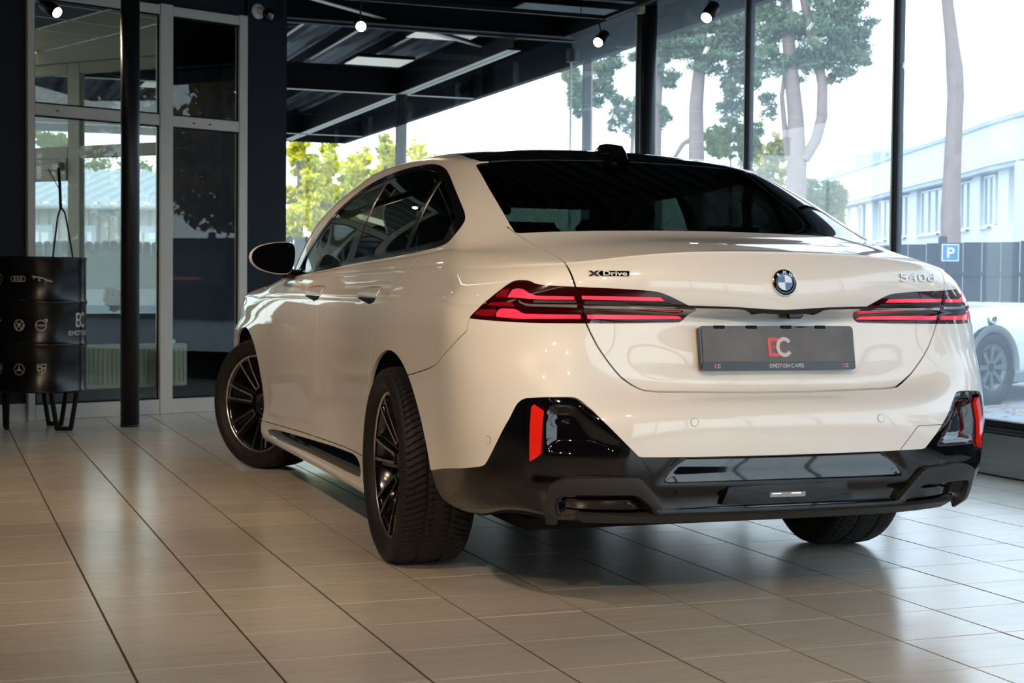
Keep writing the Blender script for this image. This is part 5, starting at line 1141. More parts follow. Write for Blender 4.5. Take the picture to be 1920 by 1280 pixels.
# liner that backs the gaps and closes the cabin
M['liner']=mat('black_inner_liner',(.004,.004,.004),.9)
def liner():
    sel=np.where(~np.isin(TG,['hole','dlo','rear_window','front_window','quarter_window','rear_glass','windshield','diffuser']))[0]
    b=[]
    A=FA[sel]; used=np.unique(A[A>=0]); mp={int(u):k for k,u in enumerate(used)}; P=V[used,:3]-V[used,3:6]*.0135
    fs=[[mp[int(i)] for i in row if i>=0] for row in A]; n=len(P); P2=np.concatenate([P,P*[-1,1,1]]); fs+= [[k+n for k in reversed(f)] for f in fs]
    me=bpy.data.meshes.new('inner_liner'); me.from_pydata([(p[0]-CL.x,p[1]-CL.y,p[2]) for p in P2],[],fs); me.materials.append(M['liner']); o=bpy.data.objects.new('inner_liner',me); SC.collection.objects.link(o); o.parent=CAR
liner()
MB().box(-.50,-1.0,.335,.50,-.45,.36).box(-.60,-.52,.18,.60,.42,.22).box(-.86,.42,.17,.86,2.55,.21).box(-.60,2.55,.17,.60,3.6,.21).build('underbody',M['liner'],CAR)
# wheel wells
for sd in(-1,1):
    for yc,zc_,r in((-.050,.345,.428),(2.995,.35,.422)):
        prof=[(.915,r),(.55,r),(.55,.0)]; b=MB(); n=28; vs=[];fs=[]
        for k in range(n+1):
            a=-.02+(math.pi+.04)*k/n
            for x_,rr_ in prof: vs.append((sd*x_,yc+rr_*math.cos(a),zc_+rr_*math.sin(a)))
        for k in range(n):
            for j in range(2): fs.append((k*3+j,k*3+j+1,k*3+3+j+1,k*3+3+j))
        b.add(vs,fs,True).build('wheel_well',M['liner'],CAR)
# ---- strips laid on the body ----
def resample(L_,n):
    P=np.array(L_,float); d=np.concatenate([[0],np.cumsum(np.linalg.norm(np.diff(P,axis=0),axis=1))]); u=np.linspace(0,d[-1],n); return np.stack([np.interp(u,d,P[:,0]),np.interp(u,d,P[:,1])],1)
def strip(name,up,lo,m,off_,dp,sg=-1,n=24,rows=2,parent=CAR,label=None,bulge=0.,sm=True):
    a=resample(up,n);b=resample(lo,n); vs=[];
    for k in range(n):
        for j in range(rows+1):
            t=j/rows; s,z=a[k]*(1-t)+b[k]*t; p,q=surf(sg*s,z,off_+bulge*4*t*(1-t)); vs.append(tuple(p))
    m_=rows+1; fs=[(k*m_+j,k*m_+j+1,(k+1)*m_+j+1,(k+1)*m_+j) for k in range(n-1) for j in range(rows)]
    o=len(vs); side=[]
    ring=[k*m_ for k in range(n)]+[(n-1)*m_+j for j in range(1,m_)]+[k*m_+rows for k in range(n-2,-1,-1)]+[j for j in range(rows-1,0,-1)]
    def under(i): 
        k,j=divmod(i,m_); t=j/rows; s,z=a[k]*(1-t)+b[k]*t; return tuple(surf(sg*s,z,off_-dp)[0])
    vs2=[vs[i] for i in ring]+[under(i) for i in ring]; r_=len(ring)
    B=MB(); B.add(vs,fs,sm); B.add(vs2,[(i,(i+1)%r_,r_+(i+1)%r_,r_+i) for i in range(r_)],False)
    return B.build(name,m,parent,**({'label':label} if label else {}))
for sg in(-1,1):
    outer=sheet('tail_lamp','lamp',M['lamp'],None,side=sg,inset=.001,label='outer part of the tail lamp on the body'); inner=sheet('tail_lamp','lamp_in',M['lamp'],None,side=sg,inset=.001,label='inner part of the tail lamp on the boot lid')
    st=lambda nm,up,lo,m,par,n=26,lb=None: strip(nm,up,lo,m,.0012,.003,sg,n,1,par,lb)
    st('light_bar',[(.874,.966),(.868,.984),(.850,.987),(.832,.985),(.807,.973),(.781,.966),(.664,.965)],[(.875,.960),(.845,.959),(.818,.958),(.798,.956),(.77,.955),(.72,.955),(.662,.955)],M['lampbar2'],outer,26,'glowing upper light bar')
    st('light_bar',[(.641,.967),(.50,.966),(.396,.964)],[(.638,.957),(.50,.955),(.382,.954)],M['lampbar'],inner)
    st('light_bar',[(.897,.909),(.893,.924),(.875,.927),(.834,.925),(.806,.912),(.72,.911),(.632,.911)],[(.893,.901),(.865,.899),(.834,.897),(.803,.896),(.77,.897),(.70,.898),(.627,.899)],M['lampbar2'],outer,26,'glowing lower light bar')
    st('light_bar',[(.611,.911),(.45,.910),(.316,.907)],[(.607,.899),(.45,.899),(.304,.900)],M['lampbar'],inner)
    st('chrome_blade',[(.836,.953),(.818,.944),(.792,.941),(.72,.941),(.650,.941)],[(.828,.944),(.806,.936),(.786,.934),(.72,.933),(.647,.932)],M['lampch'],outer)
    st('chrome_blade',[(.631,.938),(.50,.937),(.349,.936)],[(.625,.930),(.50,.930),(.334,.929)],M['lampch'],inner)
    st('dim_lens',[(.917,.966),(.904,.982),(.881,.986)],[(.916,.961),(.90,.961),(.880,.960)],M['lampdim'],outer,8); st('dim_lens',[(.936,.936),(.927,.944),(.880,.946),(.856,.945),(.842,.936)],[(.934,.935),(.90,.934),(.88,.934),(.857,.934),(.843,.933)],M['lampdim'],outer,8)
    st('dim_lens',[(.978,.910),(.963,.922),(.901,.924)],[(.974,.905),(.94,.902),(.903,.902)],M['lampdim'],outer,8)
    st('lens_facet',[(.785,.953),(.655,.953)],[(.785,.945),(.653,.945)],M['matte'],outer,10); st('lens_facet',[(.630,.952),(.365,.950)],[(.628,.942),(.352,.940)],M['matte'],inner,16)
    # reflector, exhaust-style frames, recessed faces
    strip('reflector',[(.748,.640),(.738,.645),(.708,.628)],[(.760,.478),(.742,.485),(.718,.502)],M['reflr'],.004,.012,sg,5,6,CAR,'red reflector')
    strip('reflector_bezel',[(.768,.655),(.750,.656)],[(.776,.470),(.762,.474)],M['pgloss'],.003,.012,sg,3,8,CAR)
    to=[(.727,.300),(.722,.33),(.700,.405),(.690,.416),(.646,.433),(.60,.437),(.467,.437),(.452,.434),(.444,.429),(.368,.338)]; ti=[(.680,.300),(.678,.33),(.674,.370),(.670,.378),(.655,.386),(.60,.388),(.47,.386),(.455,.384),(.446,.378),(.402,.338)]
    strip('bumper_frame',to,ti,M['matte'],.016,.034,sg,44,3,CAR,'matte grey frame',.003)
    # matte sill under the black side
    strip('park_sensor_ring',[(0,0),(0,0)],[(0,0),(0,0)],M['pgloss'],0,0,sg,2,1,CAR) if 0 else None
def disc(name,s,z,r,m,off_=.001,w=None,parent=CAR,n=24,label=None):
    p,q=surf(s,z,off_); q=np.array(q); ex=np.cross([0,0,1.],q); ex/=np.linalg.norm(ex); ez=np.cross(q,ex); vs=[];fs=[]
    if w: 
        for rr_ in(r,r-w):
            for k in range(n): a=2*math.pi*k/n; vs.append(tuple(p+ex*rr_*math.cos(a)+ez*rr_*math.sin(a)))
        fs=[(k,(k+1)%n,n+(k+1)%n,n+k) for k in range(n)]
    else:
        for k in range(n): a=2*math.pi*k/n; vs.append(tuple(p+ex*r*math.cos(a)+ez*r*math.sin(a)))
        fs=[tuple(range(n))]
    return MB().add(vs,fs).build(name,m,parent,**({'label':label} if label else {}))
for s in(-.297,.297): disc('parking_sensor',s,.596,.0115,M['paint'],.0016); disc('sensor_gap',s,.596,.0125,M['black'],.0010,.0016)
for s in(-.929,.929): disc('parking_sensor',s,.532,.0115,M['paint'],.0016); disc('sensor_gap',s,.532,.0125,M['black'],.0010,.0016)
for s in(-.616,.616):
    p,q=surf(s,.598,-.030); disc('sensor_ring',s,.598,.014,M['pgloss'],-.0345,.003)
# towing cover outline on the right
tw=[(.366,.496),(.425,.566),(.434,.569),(.519,.569)]
for a,b in zip(tw[:-1],tw[1:]):
    d_=np.array(b)-np.array(a); nn=np.array([-d_[1],d_[0]])/np.linalg.norm(d_)*.0008
    strip('tow_cover_seam',[tuple(np.array(a)+nn),tuple(np.array(b)+nn)],[tuple(np.array(a)-nn),tuple(np.array(b)-nn)],M['black'],.0007,.001,1,4,1,bump)
# centre lower box with fog lamp
strip('lower_step',[(-.186,.398),(-.06,.400),(.06,.401),(.186,.402)],[(-.205,.345),(-.06,.343),(.06,.343),(.212,.350)],M['pgloss'],.006,.022,1,16,3,CAR,None,.002)
fl=strip('reversing_lamp',[(-.057,.379),(.055,.378)],[(-.057,.364),(.055,.363)],mat('clear_lamp_lens',(.30,.30,.31),.15,coat=1.),.0095,.008,1,6,1,CAR,'clear reversing lamp')
for a,b in((-.050,-.022),(.010,.040)): strip('lamp_element',[(a,.3765),(b,.3765)],[(a,.373),(b,.373)],mat('white_led',(.8,.8,.8),.3,emit=(1,1,1),es=.6),.0102,.001,1,3,1,fl)
strip('bumper_lip',[(-.62,.318),(-.3,.316),(0,.315),(.3,.316),(.62,.318)],[(-.60,.296),(-.3,.294),(0,.293),(.3,.294),(.60,.296)],M['matte'],.004,.03,1,20,1,CAR)
# ---- badges ----
def frame_at(s,z,off_):
    p,q=surf(s,z,off_); ex=np.cross([0,0,1.],q); ex/=np.linalg.norm(ex); return p,ex,np.cross(q,ex),q
def text_mesh(body,size,ext=.0,bold=0.,shear=0.):
    cu=bpy.data.curves.new('t','FONT'); cu.body=body; cu.size=size; cu.extrude=ext; cu.offset=bold; cu.shear=shear; cu.align_x='CENTER'; cu.align_y='CENTER'; cu.resolution_u=4
    o=bpy.data.objects.new('t',cu); SC.collection.objects.link(o); dg=bpy.context.evaluated_depsgraph_get(); me=bpy.data.meshes.new_from_object(o.evaluated_get(dg)); bpy.data.objects.remove(o); bpy.data.curves.remove(cu)
    return [tuple(v.co) for v in me.vertices],[tuple(p.vertices) for p in me.polygons]
def place(vs,s,z,off_,sx=1.,sy=1.):
    p,ex,ez,q=frame_at(s,z,off_); return lambda a,b,c:tuple(p+ex*a*sx+ez*b*sy+q*c)
# round emblem
pe,ex,ez,qe=frame_at(0,1.012,0.)
def EM(a,b,c): return tuple(pe+ex*a+ez*b+qe*c)
em=MB().lathe([(.0415,-.004),(.0415,.0035),(.039,.006),(.036,.0062)],48,axis='z',xf=EM).build('round_emblem',M['chrome'],lid,label='chrome rimmed round emblem with blue and white quarters')
def multi(name,pieces,parent,label=None):
    """one mesh with several flat-coloured pieces"""
    b=MB(); idxs=[]; mats=[]
    for m,f in pieces:
        n0=len(b.f); f(b); 
        if m not in mats: mats.append(m)
        idxs+=[mats.index(m)]*(len(b.f)-n0)
    o=b.build(name,None,parent); 
    for m in mats: o.data.materials.append(m)
    o.data.polygons.foreach_set('material_index',idxs); o.data.update()
    if label: o['label']=label
    return o
bpy.data.objects.remove(em)
M['eblue']=mat('emblem_blue',(.01,.13,.46),.3,coat=.5); M['ewhite']=mat('emblem_white',(.78,.80,.78),.25,coat=1.)
def fan(b,r,a0,a1,c,n=10): b.add([EM(0,0,c)]+[EM(r*math.cos(a0+(a1-a0)*k/n),r*math.sin(a0+(a1-a0)*k/n),c) for k in range(n+1)],[(0,k+1,k+2) for k in range(n)])
def blackring(b): b.lathe([(.0400,.0050),(.0390,.0070),(.0245,.0070),(.0235,.0060)],48,xf=EM)
def letters(b):
    for ch,an in(('B',132),('M',90),('W',48)):
        vs,fs=text_mesh(ch,.015,.0002,.0005); a=math.radians(an); r=.0308
        b.add([EM(r*math.cos(a)+x*math.cos(a-math.pi/2)-y*math.sin(a-math.pi/2),r*math.sin(a)+x*math.sin(a-math.pi/2)+y*math.cos(a-math.pi/2),.0075+z) for x,y,z in vs],fs)
hp=math.pi/2
multi('round_emblem',[(M['chrome'],lambda b:b.lathe([(.0415,-.004),(.0415,.0035),(.0405,.006),(.0395,.006)],48,xf=EM)),(M['pgloss'],blackring),(M['chrome'],lambda b:b.lathe([(.0248,.0068),(.0240,.0078),(.0230,.0068)],48,xf=EM)),
 (M['ewhite'],lambda b:(fan(b,.0235,0,hp,.0068),fan(b,.0235,2*hp,3*hp,.0068))),(M['eblue'],lambda b:(fan(b,.0235,hp,2*hp,.0068),fan(b,.0235,3*hp,4*hp,.0068))),(M['chromed'],letters)],lid,'round emblem, black ring and blue and white quarters in chrome')
vs,fs=text_mesh('540d',.052,.0016,.0); W_=max(v[0] for v in vs)-min(v[0] for v in vs); Hh=max(v[1] for v in vs)-min(v[1] for v in vs)
f_=place(vs,.516,1.032,.0022,.158/W_,.026/Hh); MB().add([f_(*v) for v in vs],fs).build('model_badge',M['chromed'],lid,label='chrome lettering 540d')
f_=place(None,-.548,1.034,.0015)
def xd(b):
    for s_ in(-1,1):
        b.add([f_(-.050+s_*-.012+dx,y,z) for (dx,y) in (((-.004 if s_>0 else -.004),-.0085),(.006,-.0085),(.006+s_*.024,.0085),(-.004+s_*.024,.0085)) for z in(.001,)],[(0,1,2,3)])
vx,fx=text_mesh('Drive',.020,.0002,.0004); Wd=max(v[0] for v in vx)-min(v[0] for v in vx)
multi('drive_badge',[(M['pgloss'],lambda b:b.prism([(-.028,-.0075),(.056,-.0075),(.058,.0080),(-.028,.0080),(-.036,0)],.0012,0,lambda a,c,d:f_(a,c,d))),(M['chrome'],xd),(M['ewhite'],lambda b:b.add([f_(.014+x*.072/Wd,y-.0005,.0020+z) for x,y,z in vx],fx))],lid,'chrome and black badge lettered X Drive')
# ---- number plate ----
A_=np.array([-.259,-1.104,.878]); B_=np.array([-.259,-1.128,.743]); ey=(A_-B_); hgt=np.linalg.norm(ey); ey/=hgt; exx=np.array([1.,0,0]); nn_=np.cross(exx,ey)
if nn_[1]>0: nn_=-nn_
def PL(a,b,c): return tuple(np.array([.006,0,0])*1+np.array([0,B_[1],B_[2]])+exx*a+ey*b+nn_*c)
def rr(w,h,r,x0=0,y0=0,n=5):
    out=[]
    for cx_,cy_,a in((w/2-r,h-r,0),(-w/2+r,h-r,hp),(-w/2+r,r,2*hp),(w/2-r,r,3*hp)):
        for k in range(n+1): out.append((x0+cx_+r*math.cos(a+hp*k/n),y0+cy_+r*math.sin(a+hp*k/n)))
    return out
M['plate']=mat('dusty_grey_plate',(.12,.115,.12),.45,noise=.35,nscale=14); M['pstrip']=mat('dark_slate_strip',(.030,.040,.050),.25); M['pred']=mat('coral_red_print',(.72,.10,.10),.5); M['pink']=mat('pale_pink_print',(.62,.54,.54),.5); M['pwhite']=mat('off_white_print',(.55,.54,.52),.5)
np_=bpy.data.objects.new('number_plate',None); SC.collection.objects.link(np_); np_.parent=CAR; np_.empty_display_size=.1
MB().prism(rr(.534,hgt,.012),.006,-.014,PL).build('plate_holder',M['pgloss'],np_)
for x in(-.20,-.09,.03,.15): MB().box(x-.018,hgt-.009,.006,x+.018,hgt+.001,.009,PL).build('clip',M['black'],np_)
MB().prism(rr(.520,hgt-.026-.006,.008,0,.025),.0085,.004,PL).build('plate_face',M['plate'],np_)
MB().prism(rr(.530,.026,.006,0,.001),.0092,.004,PL).build('holder_strip',M['pstrip'],np_)
def ecE(b,x,y,h,c,w=.20):   # letter E with a square stub
    t=h*w; W=h*.62
    for q in((0,0,t,h),(t,h-t*.9,W,h),(t,0,W,t*.9),(t*1.45,h*.42,t*2.1,h*.60)): b.prism([(x+q[0]-.0+ (q[1])*(-.03),y+q[1]),(x+q[2]+q[1]*(-.03),y+q[1]),(x+q[2]+q[3]*(-.03),y+q[3]),(x+q[0]+q[3]*(-.03),y+q[3])],c,c-.001,PL)
def ecC(b,x,y,h,c,w=.20):
    r=h*.5; t=h*w; n=22; cx_,cy_=x+r*.92,y+r; o=[];i=[]
    for k in range(n+1):
        a=.62+(2*math.pi-1.24)*k/n; o.append((cx_+r*.95*math.cos(a),cy_+r*1.04*math.sin(a))); i.append((cx_+(r-t)*.92*math.cos(a),cy_+(r-t)*1.05*math.sin(a)))
    b.add([PL(p[0],p[1],c) for p in o]+[PL(p[0],p[1],c) for p in i],[(k,k+1,n+2+k,n+1+k) for k in range(n)])
multi('print_ec',[(M['pred'],lambda b:ecE(b,-.037,.042,.058,.0098)),(M['pink'],lambda b:ecC(b,-.010,.041,.060,.0106))],np_,'large red and pink letters E C')
for x in(-.212,.232): multi('print_ec_small',[(M['pred'],lambda b:ecE(b,x-.012,.007,.012,.0098)),(M['pwhite'],lambda b:ecC(b,x-.002,.007,.012,.0100))],np_,'small letters E C')
def pword(b,txt,x,y,cw,ch,gap,w,c):
    for t_ in txt:
        if t_!=' ':
            W=cw*(.3 if t_=='I' else 1)
            for l in strokes(t_):
                for (a0,b0),(a1,b1) in zip(l[:-1],l[1:]):
                    p0=np.array([x+a0*W,y+b0*ch]);p1=np.array([x+a1*W,y+b1*ch]); d_=p1-p0; L_=np.linalg.norm(d_)+1e-9; e_=d_/L_; m_=np.array([-e_[1],e_[0]])*w/2; p0=p0-e_*w*.45; p1=p1+e_*w*.45
                    b.add([PL(*(q_[0],q_[1]),c) for q_ in (p0-m_,p1-m_,p1+m_,p0+m_)],[(0,1,2,3)])
            x+=W+gap
        else: x+=cw*.5
b=MB(); pword(b,'EMOTION CARS',-.036,.0085,.0078,.0095,.0032,.0021,.0100); b.build('print_emotion_cars',M['pwhite'],np_)
# camera under the ledge, boot handle slot
q=lambda s,z,o:surf(s,z,o)[0]
cb=MB(); c0=np.array([.045,-1.128,.921]); cb.bevbox(.020,-1.150,.902,.078,-1.085,.928,.006).build('reversing_camera',M['pgloss'],lid)
MB().bevbox(-.105,-1.144,.9245,.018,-1.10,.9285,.001).build('boot_release',M['black'],lid)
for x0,x1 in((-.19,-.115),(.085,.17)): MB().box(x0,-1.138,.9262,x1,-1.11,.929).build('plate_lamp',M['matte'],lid)
# ---- roof aerial ----
fin=MB(); vs=[]; st=[(.105,1.472,.050,.003),(.122,1.477,.046,.040),(.150,1.484,.040,.058),(.22,1.503,.036,.052),(.30,1.520,.028,.036),(.37,1.530,.014,.003)]
for y,zb,w_,h_ in st: vs+=[(-w_,y,zb-.010),(-w_*.66,y,zb+h_*.45-.004),(-w_*.50,y,zb+h_-.004),(w_*.50,y,zb+h_-.004),(w_*.66,y,zb+h_*.45-.004),(w_,y,zb-.010)]
fin.add(vs,[(i*6+k,i*6+k+1,i*6+6+k+1,i*6+6+k) for i in range(5) for k in range(5)]+[(0,1,2,3,4,5)],True).build('roof_aerial',M['pgloss'],CAR,label='gloss black shark fin aerial')
# ---- side details ----
def yz(y,z,o=0.,left=True): return surfy(y,z,o,left)[0]
def ystrip(name,up,lo,m,off_,dp,left,n=14,rows=3,parent=CAR,label=None,bulge=0.):
    cv=lambda L_:[(sof(y,z),z) for y,z in L_]
    return strip(name,cv(up),cv(lo),m,off_,dp,-1 if left else 1,n,rows,parent,label,bulge)
for left in(True,False):
    for nm,y0 in(('rear',0.),('front',1.04)):
        hd=ystrip('door_handle',[(.585+y0,.978),(.44+y0,.984),(.285+y0,.984),(.265+y0,.975)],[(.590+y0,.950),(.44+y0,.949),(.275+y0,.947),(.262+y0,.950)],M['paint'],.0035,.006,left,12,3,CAR,None,.002)
        fl_=[(.597+y0,.948),(.592+y0,.980),(.44+y0,.9865),(.278+y0,.9865),(.258+y0,.976),(.256+y0,.948)]
        for a_,b_ in zip(fl_[:-1],fl_[1:]):
            d_=np.array(b_)-np.array(a_); q_=np.array([-d_[1],d_[0]])/np.linalg.norm(d_)*np.array([.0020,.0009]); ystrip('handle_seam',[tuple(np.array(a_)+q_),tuple(np.array(b_)+q_)],[tuple(np.array(a_)-q_),tuple(np.array(b_)-q_)],M['black'],.0010,.0015,left,5,1,CAR)
        ystrip('handle_recess_shade',[(.575+y0,.946),(.44+y0,.9455),(.275+y0,.944)],[(.560+y0,.940),(.35+y0,.921),(.285+y0,.928)],M['black'],.0012,.003,left,10,2,CAR,'black patch for shade in the finger recess under the handle')  # shade of the finger recess laid on as a flat black patch
        ystrip('handle_scoop',[(.585+y0,.943),(.55+y0,.936),(.35+y0,.918)],[(.58+y0,.920),(.54+y0,.911),(.33+y0,.911)],M['paint'],.0016,.003,left,8,2,CAR)
    # fender badge, mirror
    ystrip('fender_badge',[(2.66,.892),(2.60,.892)],[(2.66,.874),(2.60,.874)],M['chrome'],.002,.003,left,3,1)
    sg=-1 if left else 1
    mh=bpy.data.objects.new('wing_mirror',None); SC.collection.objects.link(mh); mh.parent=CAR; mh.empty_display_size=.1
    outline=[(.895,1.195),(.93,1.199),(1.00,1.192),(1.055,1.176),(1.085,1.150),(1.092,1.120),(1.082,1.090),(1.050,1.064),(.99,1.045),(.94,1.040),(.905,1.045),(.888,1.075),(.878,1.13),(.880,1.175)]
    outline=smooth_poly(outline,(),1)
    cxm=sum(p[0] for p in outline)/len(outline); czm=sum(p[1] for p in outline)/len(outline)
    def ring(sc,y,up=0.,shear=0): return [(sg*(cxm+(a-cxm)*sc),y+shear*(a-.88),czm+up+(c-czm)*sc) for a,c in outline]
    n=len(outline); rings=[ring(.94,2.00,0,.18),ring(1.0,2.012,0,.18),ring(1.0,2.03,0,.18),ring(.985,2.07,0,.14),ring(.90,2.12,0,.10),ring(.66,2.17,.004,.05),ring(.3,2.19,.006,0)]
    vs=[p for r_ in rings for p in r_]; fs=[(i*n+k,i*n+(k+1)%n,(i+1)*n+(k+1)%n,(i+1)*n+k) for i in range(len(rings)-1) for k in range(n)]+[tuple(range((len(rings)-1)*n,len(rings)*n))]
    MB().add(vs,fs,True).build('mirror_cap',M['paint'],mh)
    MB().add(ring(.955,1.999,0,.18),[tuple(range(n))]).build('mirror_bezel',M['pgloss'],mh); MB().add(ring(.90,1.996,0,.18),[tuple(range(n))]).build('mirror_glass',mat('mirror_glass',(.25,.27,.27),.02,metal=1.),mh)
    MB().tube([(sg*.835,2.14,1.035),(sg*.875,2.10,1.042),(sg*.915,2.07,1.052)],[.030,.026,.030],10).build('mirror_arm',M['pgloss'],mh)
# ---- cabin ----
def cushion(mb,x0,y0,z0,x1,y1,z1,b=.03,lean=0.):
    mb.bevbox(x0,y0,z0,x1,y1,z1,b,lambda x,y,z:(x,y+(lean*(z-z0)),z))
for x in(-.37,.37):
    s_=bpy.data.objects.new('front_seat',None); SC.collection.objects.link(s_); s_.parent=CAR; s_.empty_display_size=.1
    b=MB(); cushion(b,x-.25,1.38,.36,x+.25,1.90,.52,.04); b.build('seat_cushion',M['fabric'],s_)
    b=MB(); cushion(b,x-.25,1.40,.50,x+.25,1.54,1.07,.05,-.30); b.build('seat_back',M['fabric'],s_)
    b=MB(); cushion(b,x-.13,1.16,1.11,x+.13,1.25,1.30,.035,-.15); b.build('headrest',M['fabric'],s_)
b=MB(); cushion(b,-.66,.30,.36,.66,.86,.52,.05); cushion(b,-.66,.18,.50,.66,.34,1.08,.05,-.30); b.build('rear_bench',M['fabric'],CAR)
for x in(-.42,0,.42): b=MB(); cushion(b,x-.13,-.02,1.05,x+.13,.07,1.19 if x==0 else 1.23,.03,-.15); b.build('rear_headrest',M['fabric'],CAR)
b=MB(); b.box(-.66,-.62,1.10,.66,.02,1.125); b.build('parcel_shelf',M['cabin'],CAR)
b=MB(); cushion(b,-.72,2.05,.72,.72,2.50,.98,.05); b.build('dashboard',M['cabin'],CAR)
b=MB(); cushion(b,-.13,.9,.36,.13,2.1,.60,.03); b.build('centre_console',M['cabin'],CAR)
b=MB(); pts=[(-.37+.18*math.cos(a),1.92-.07*math.sin(a),.93+.17*math.sin(a)) for a in np.linspace(0,2*math.pi,25)]; b.tube(pts,.016,8,False).tube([(-.54,1.92,.93),(-.20,1.92,.93)],.018,6).tube([(-.37,1.92,.93),(-.37,2.1,.86)],.03,8); b.build('steering_wheel',M['cabin'],CAR)
MB().bevbox(-.11,1.70,1.34,.11,1.73,1.40,.008).build('inner_mirror',M['cabin'],CAR)
MB().add([(x,y,z) for x,y,z in((-.60,.10,1.425),(.60,.10,1.425),(.60,.55,1.40),(-.60,.55,1.40),(-.60,1.75,1.375),(.60,1.75,1.375))],[(0,1,2,3),(3,2,5,4)]).build('headliner',M['liner'],CAR)
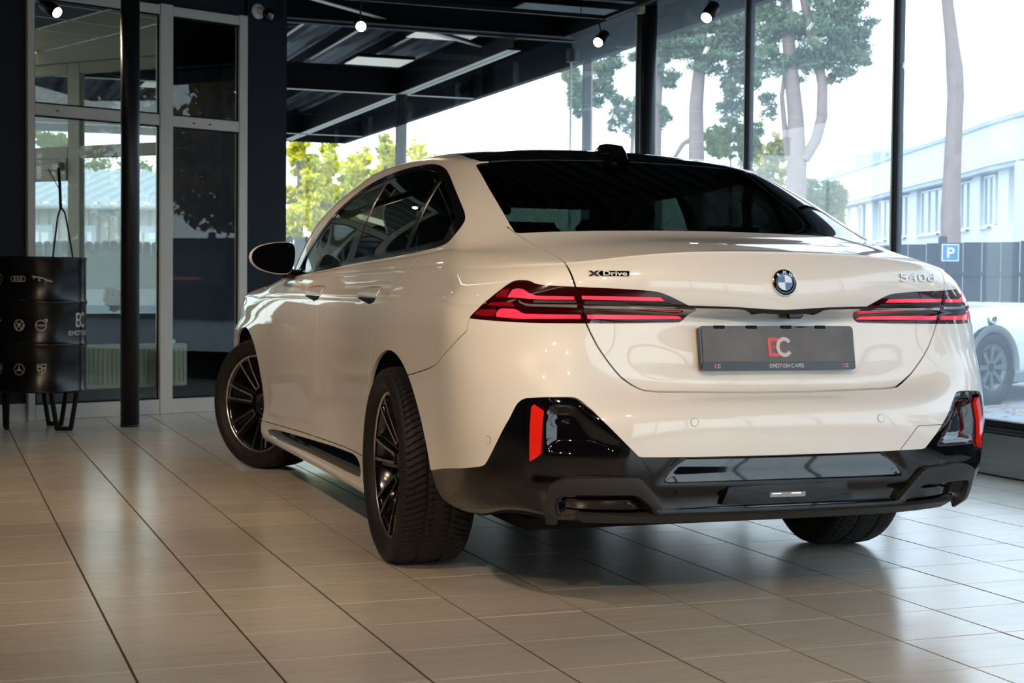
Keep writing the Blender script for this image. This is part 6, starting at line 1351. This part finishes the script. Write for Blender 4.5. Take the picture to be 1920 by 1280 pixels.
# ---- wheels ----
def wheel_parts(R=.352,rr=.267,W=.262):
    """wheel in its own frame: axis x, outer face towards -x"""
    nt_=360; xs=np.linspace(-W/2,W/2,23); hw=W/2; vs=[];fs=[]
    prof=[(-hw*.80,rr-.004),(-hw*.93,rr+.004),(-hw*1.02,rr+.025),(-hw*1.04,rr+.045),(-hw*.97,R-.020),(-hw*.90,R-.010)]
    tread=[(x,R-.010*abs(x/hw)**4*1.0-(.004 if abs(x/hw)>.8 else 0)) for x in np.linspace(-hw*.84,hw*.84,21)]
    prof2=[(hw*.90,R-.010),(hw*.97,R-.020),(hw*1.04,rr+.045),(hw*.93,rr+.004),(hw*.80,rr-.03)]
    P=prof+tread+prof2; m=len(P); n=1080
    X_=np.array([p[0] for p in P]); R0=np.array([p[1] for p in P]); th=np.arange(n)*2*math.pi/n
    tr_=np.zeros(m,bool); tr_[len(prof)-1:len(prof)+len(tread)+1]=True
    rad=np.repeat(R0[None],n,0)
    ph=(th[:,None]*88/(2*math.pi)-2.2*(np.abs(X_)[None]/hw)**1.25); fr_=ph-np.floor(ph)
    gr_=(fr_<.19)&tr_[None]&(np.abs(X_)[None]>.012)
    g2=(np.abs(np.abs(X_)[None]-.045)<.004)&tr_[None]
    rad=rad-np.where(gr_|g2,.0065,0)
    vs=np.stack([np.repeat(X_[None],n,0),np.cos(th)[:,None]*rad,np.sin(th)[:,None]*rad],-1).reshape(-1,3)
    a=np.arange(n*m).reshape(n,m); b_=np.roll(a,-1,0); F_=np.stack([a[:,:-1],b_[:,:-1],b_[:,1:],a[:,1:]],-1).reshape(-1,4)
    ty=bpy.data.meshes.new('tyre'); ty.from_pydata(vs.tolist(),[],F_[:,::-1].tolist()); ty.materials.append(M['rubber'])
    sm=np.ones(len(F_),bool).reshape(n,m-1); sm[:,len(prof)-1:len(prof)+len(tread)]=False; ty.polygons.foreach_set('use_smooth',sm.reshape(-1))
    # rim barrel (black) with machined lip
    rb=MB().lathe([(rr-.004,-.098),(rr-.018,-.094),(rr-.024,-.085),(rr-.034,-.02),(rr-.040,.09),(rr-.01,.11)],72,axis='x')
    rb.lathe([(0,.0),(.06,.0),(.07,-.01),(.075,-.052),(.065,-.060),(.040,-.060),(.034,-.050),(0,-.050)],40,axis='x')
    for k in range(5): 
        a_=2*math.pi*k/5+.3; rb.lathe([(0,-.040),(.011,-.040),(.012,-.062),(.006,-.063),(0,-.060)],10,axis='x',c=(0,.056*math.cos(a_),.056*math.sin(a_)))
    ff=MB().lathe([(rr+.001,-.104),(rr-.004,-.1065),(rr-.011,-.106),(rr-.014,-.101)],96,axis='x')
    NS=7
    def bar(b,b2,r0,t0,r1,t1,w0,w1,x0,x1,k):
        """spoke bar from (r0,tangential t0) to (r1,t1): machined top b, black flanks b2"""
        a_=2*math.pi*k/NS; ca,sa=math.cos(a_),math.sin(a_)
        d=np.array([r1-r0,t1-t0]); d/=np.linalg.norm(d); nn=np.array([-d[1],d[0]])
        def Q(r,t,x): return (x,r*ca-t*sa,r*sa+t*ca)
        c=[np.array([r0,t0])-nn*w0/2,np.array([r1,t1])-nn*w1/2,np.array([r1,t1])+nn*w1/2,np.array([r0,t0])+nn*w0/2]
        xx=[x0,x1,x1,x0]
        b.add([Q(*q_,x_-.0008) for q_,x_ in zip(c,xx)],[(0,1,2,3)])
        b2.add([Q(*q_,x_) for q_,x_ in zip(c,xx)]+[Q(*(q_+ (nn*.004*(-1 if i<2 else 1))),x_+.030) for i,(q_,x_) in enumerate(zip(c,xx))],[(0,1,2,3),(0,4,5,1),(1,5,6,2),(2,6,7,3),(3,7,4,0)])
    for k in range(NS):
        for s_ in(-1,1):
            bar(ff,rb,.088,s_*.016,.175,s_*.027,.009,.009,-.066,-.088,k); bar(ff,rb,.178,s_*.0275,.252,s_*.038,.009,.013,-.089,-.102,k)
            # black outer flank beside the bright edge
            bar(rb,rb,.080,s_*.030,.250,s_*.052,.012,.016,-.050,-.088,k)
        bar(ff,rb,.086,-.018,.086,.018,.009,.009,-.066,-.066,k)
        bar(rb,rb,.070,0,.250,0,.030,.062,-.040,-.070,k)
    disc_=MB().lathe([(.06,.02),(.175,.02),(.175,.045),(.06,.045)],64,axis='x')
    for k in range(1): pass
    cal=MB().bevbox(-.012,-.05,.10,.06,.08,.20,.012)
    out=[('tyre',ty)]
    for nm,b,m_ in(('rim',rb,M['rimk']),('rim_face',ff,M['rimm']),('brake_disc',disc_,M['steelm']),('brake_caliper',cal,mat('dark_caliper',(.03,.03,.035),.4))):
        me=bpy.data.meshes.new(nm); me.from_pydata(b.v,[],b.f); me.materials.append(m_)
        me.polygons.foreach_set('use_smooth',b.sm); out.append((nm,me))
    cap=MB().lathe([(0,-.0635),(.030,-.063),(.033,-.058)],28,axis='x'); 
    me=bpy.data.meshes.new('hub_cap'); me.from_pydata(cap.v,[],cap.f); me.materials.append(M['rimk']); out.append(('hub_cap',me))
    return out
WP=wheel_parts()
for y,tr_,st in((0,.830,-.035),(2.995,.812,.5224)):
    for sd in(-1,1):
        if sd>0 and y==0: y,tr_=-.05,.85
        wh=bpy.data.objects.new('wheel',None); SC.collection.objects.link(wh); wh.parent=CAR; wh.empty_display_size=.3; wh.location=Vector((sd*tr_,y,.352))-CL; wh.rotation_euler=(0,0,st+(math.pi if sd>0 else 0))
        for nm,me in WP:
            o=bpy.data.objects.new(nm,me); SC.collection.objects.link(o); o.parent=wh
            o.rotation_euler=((.22 if y>1 else .13),0,0) if nm in('rim','rim_face') else (0,0,0)
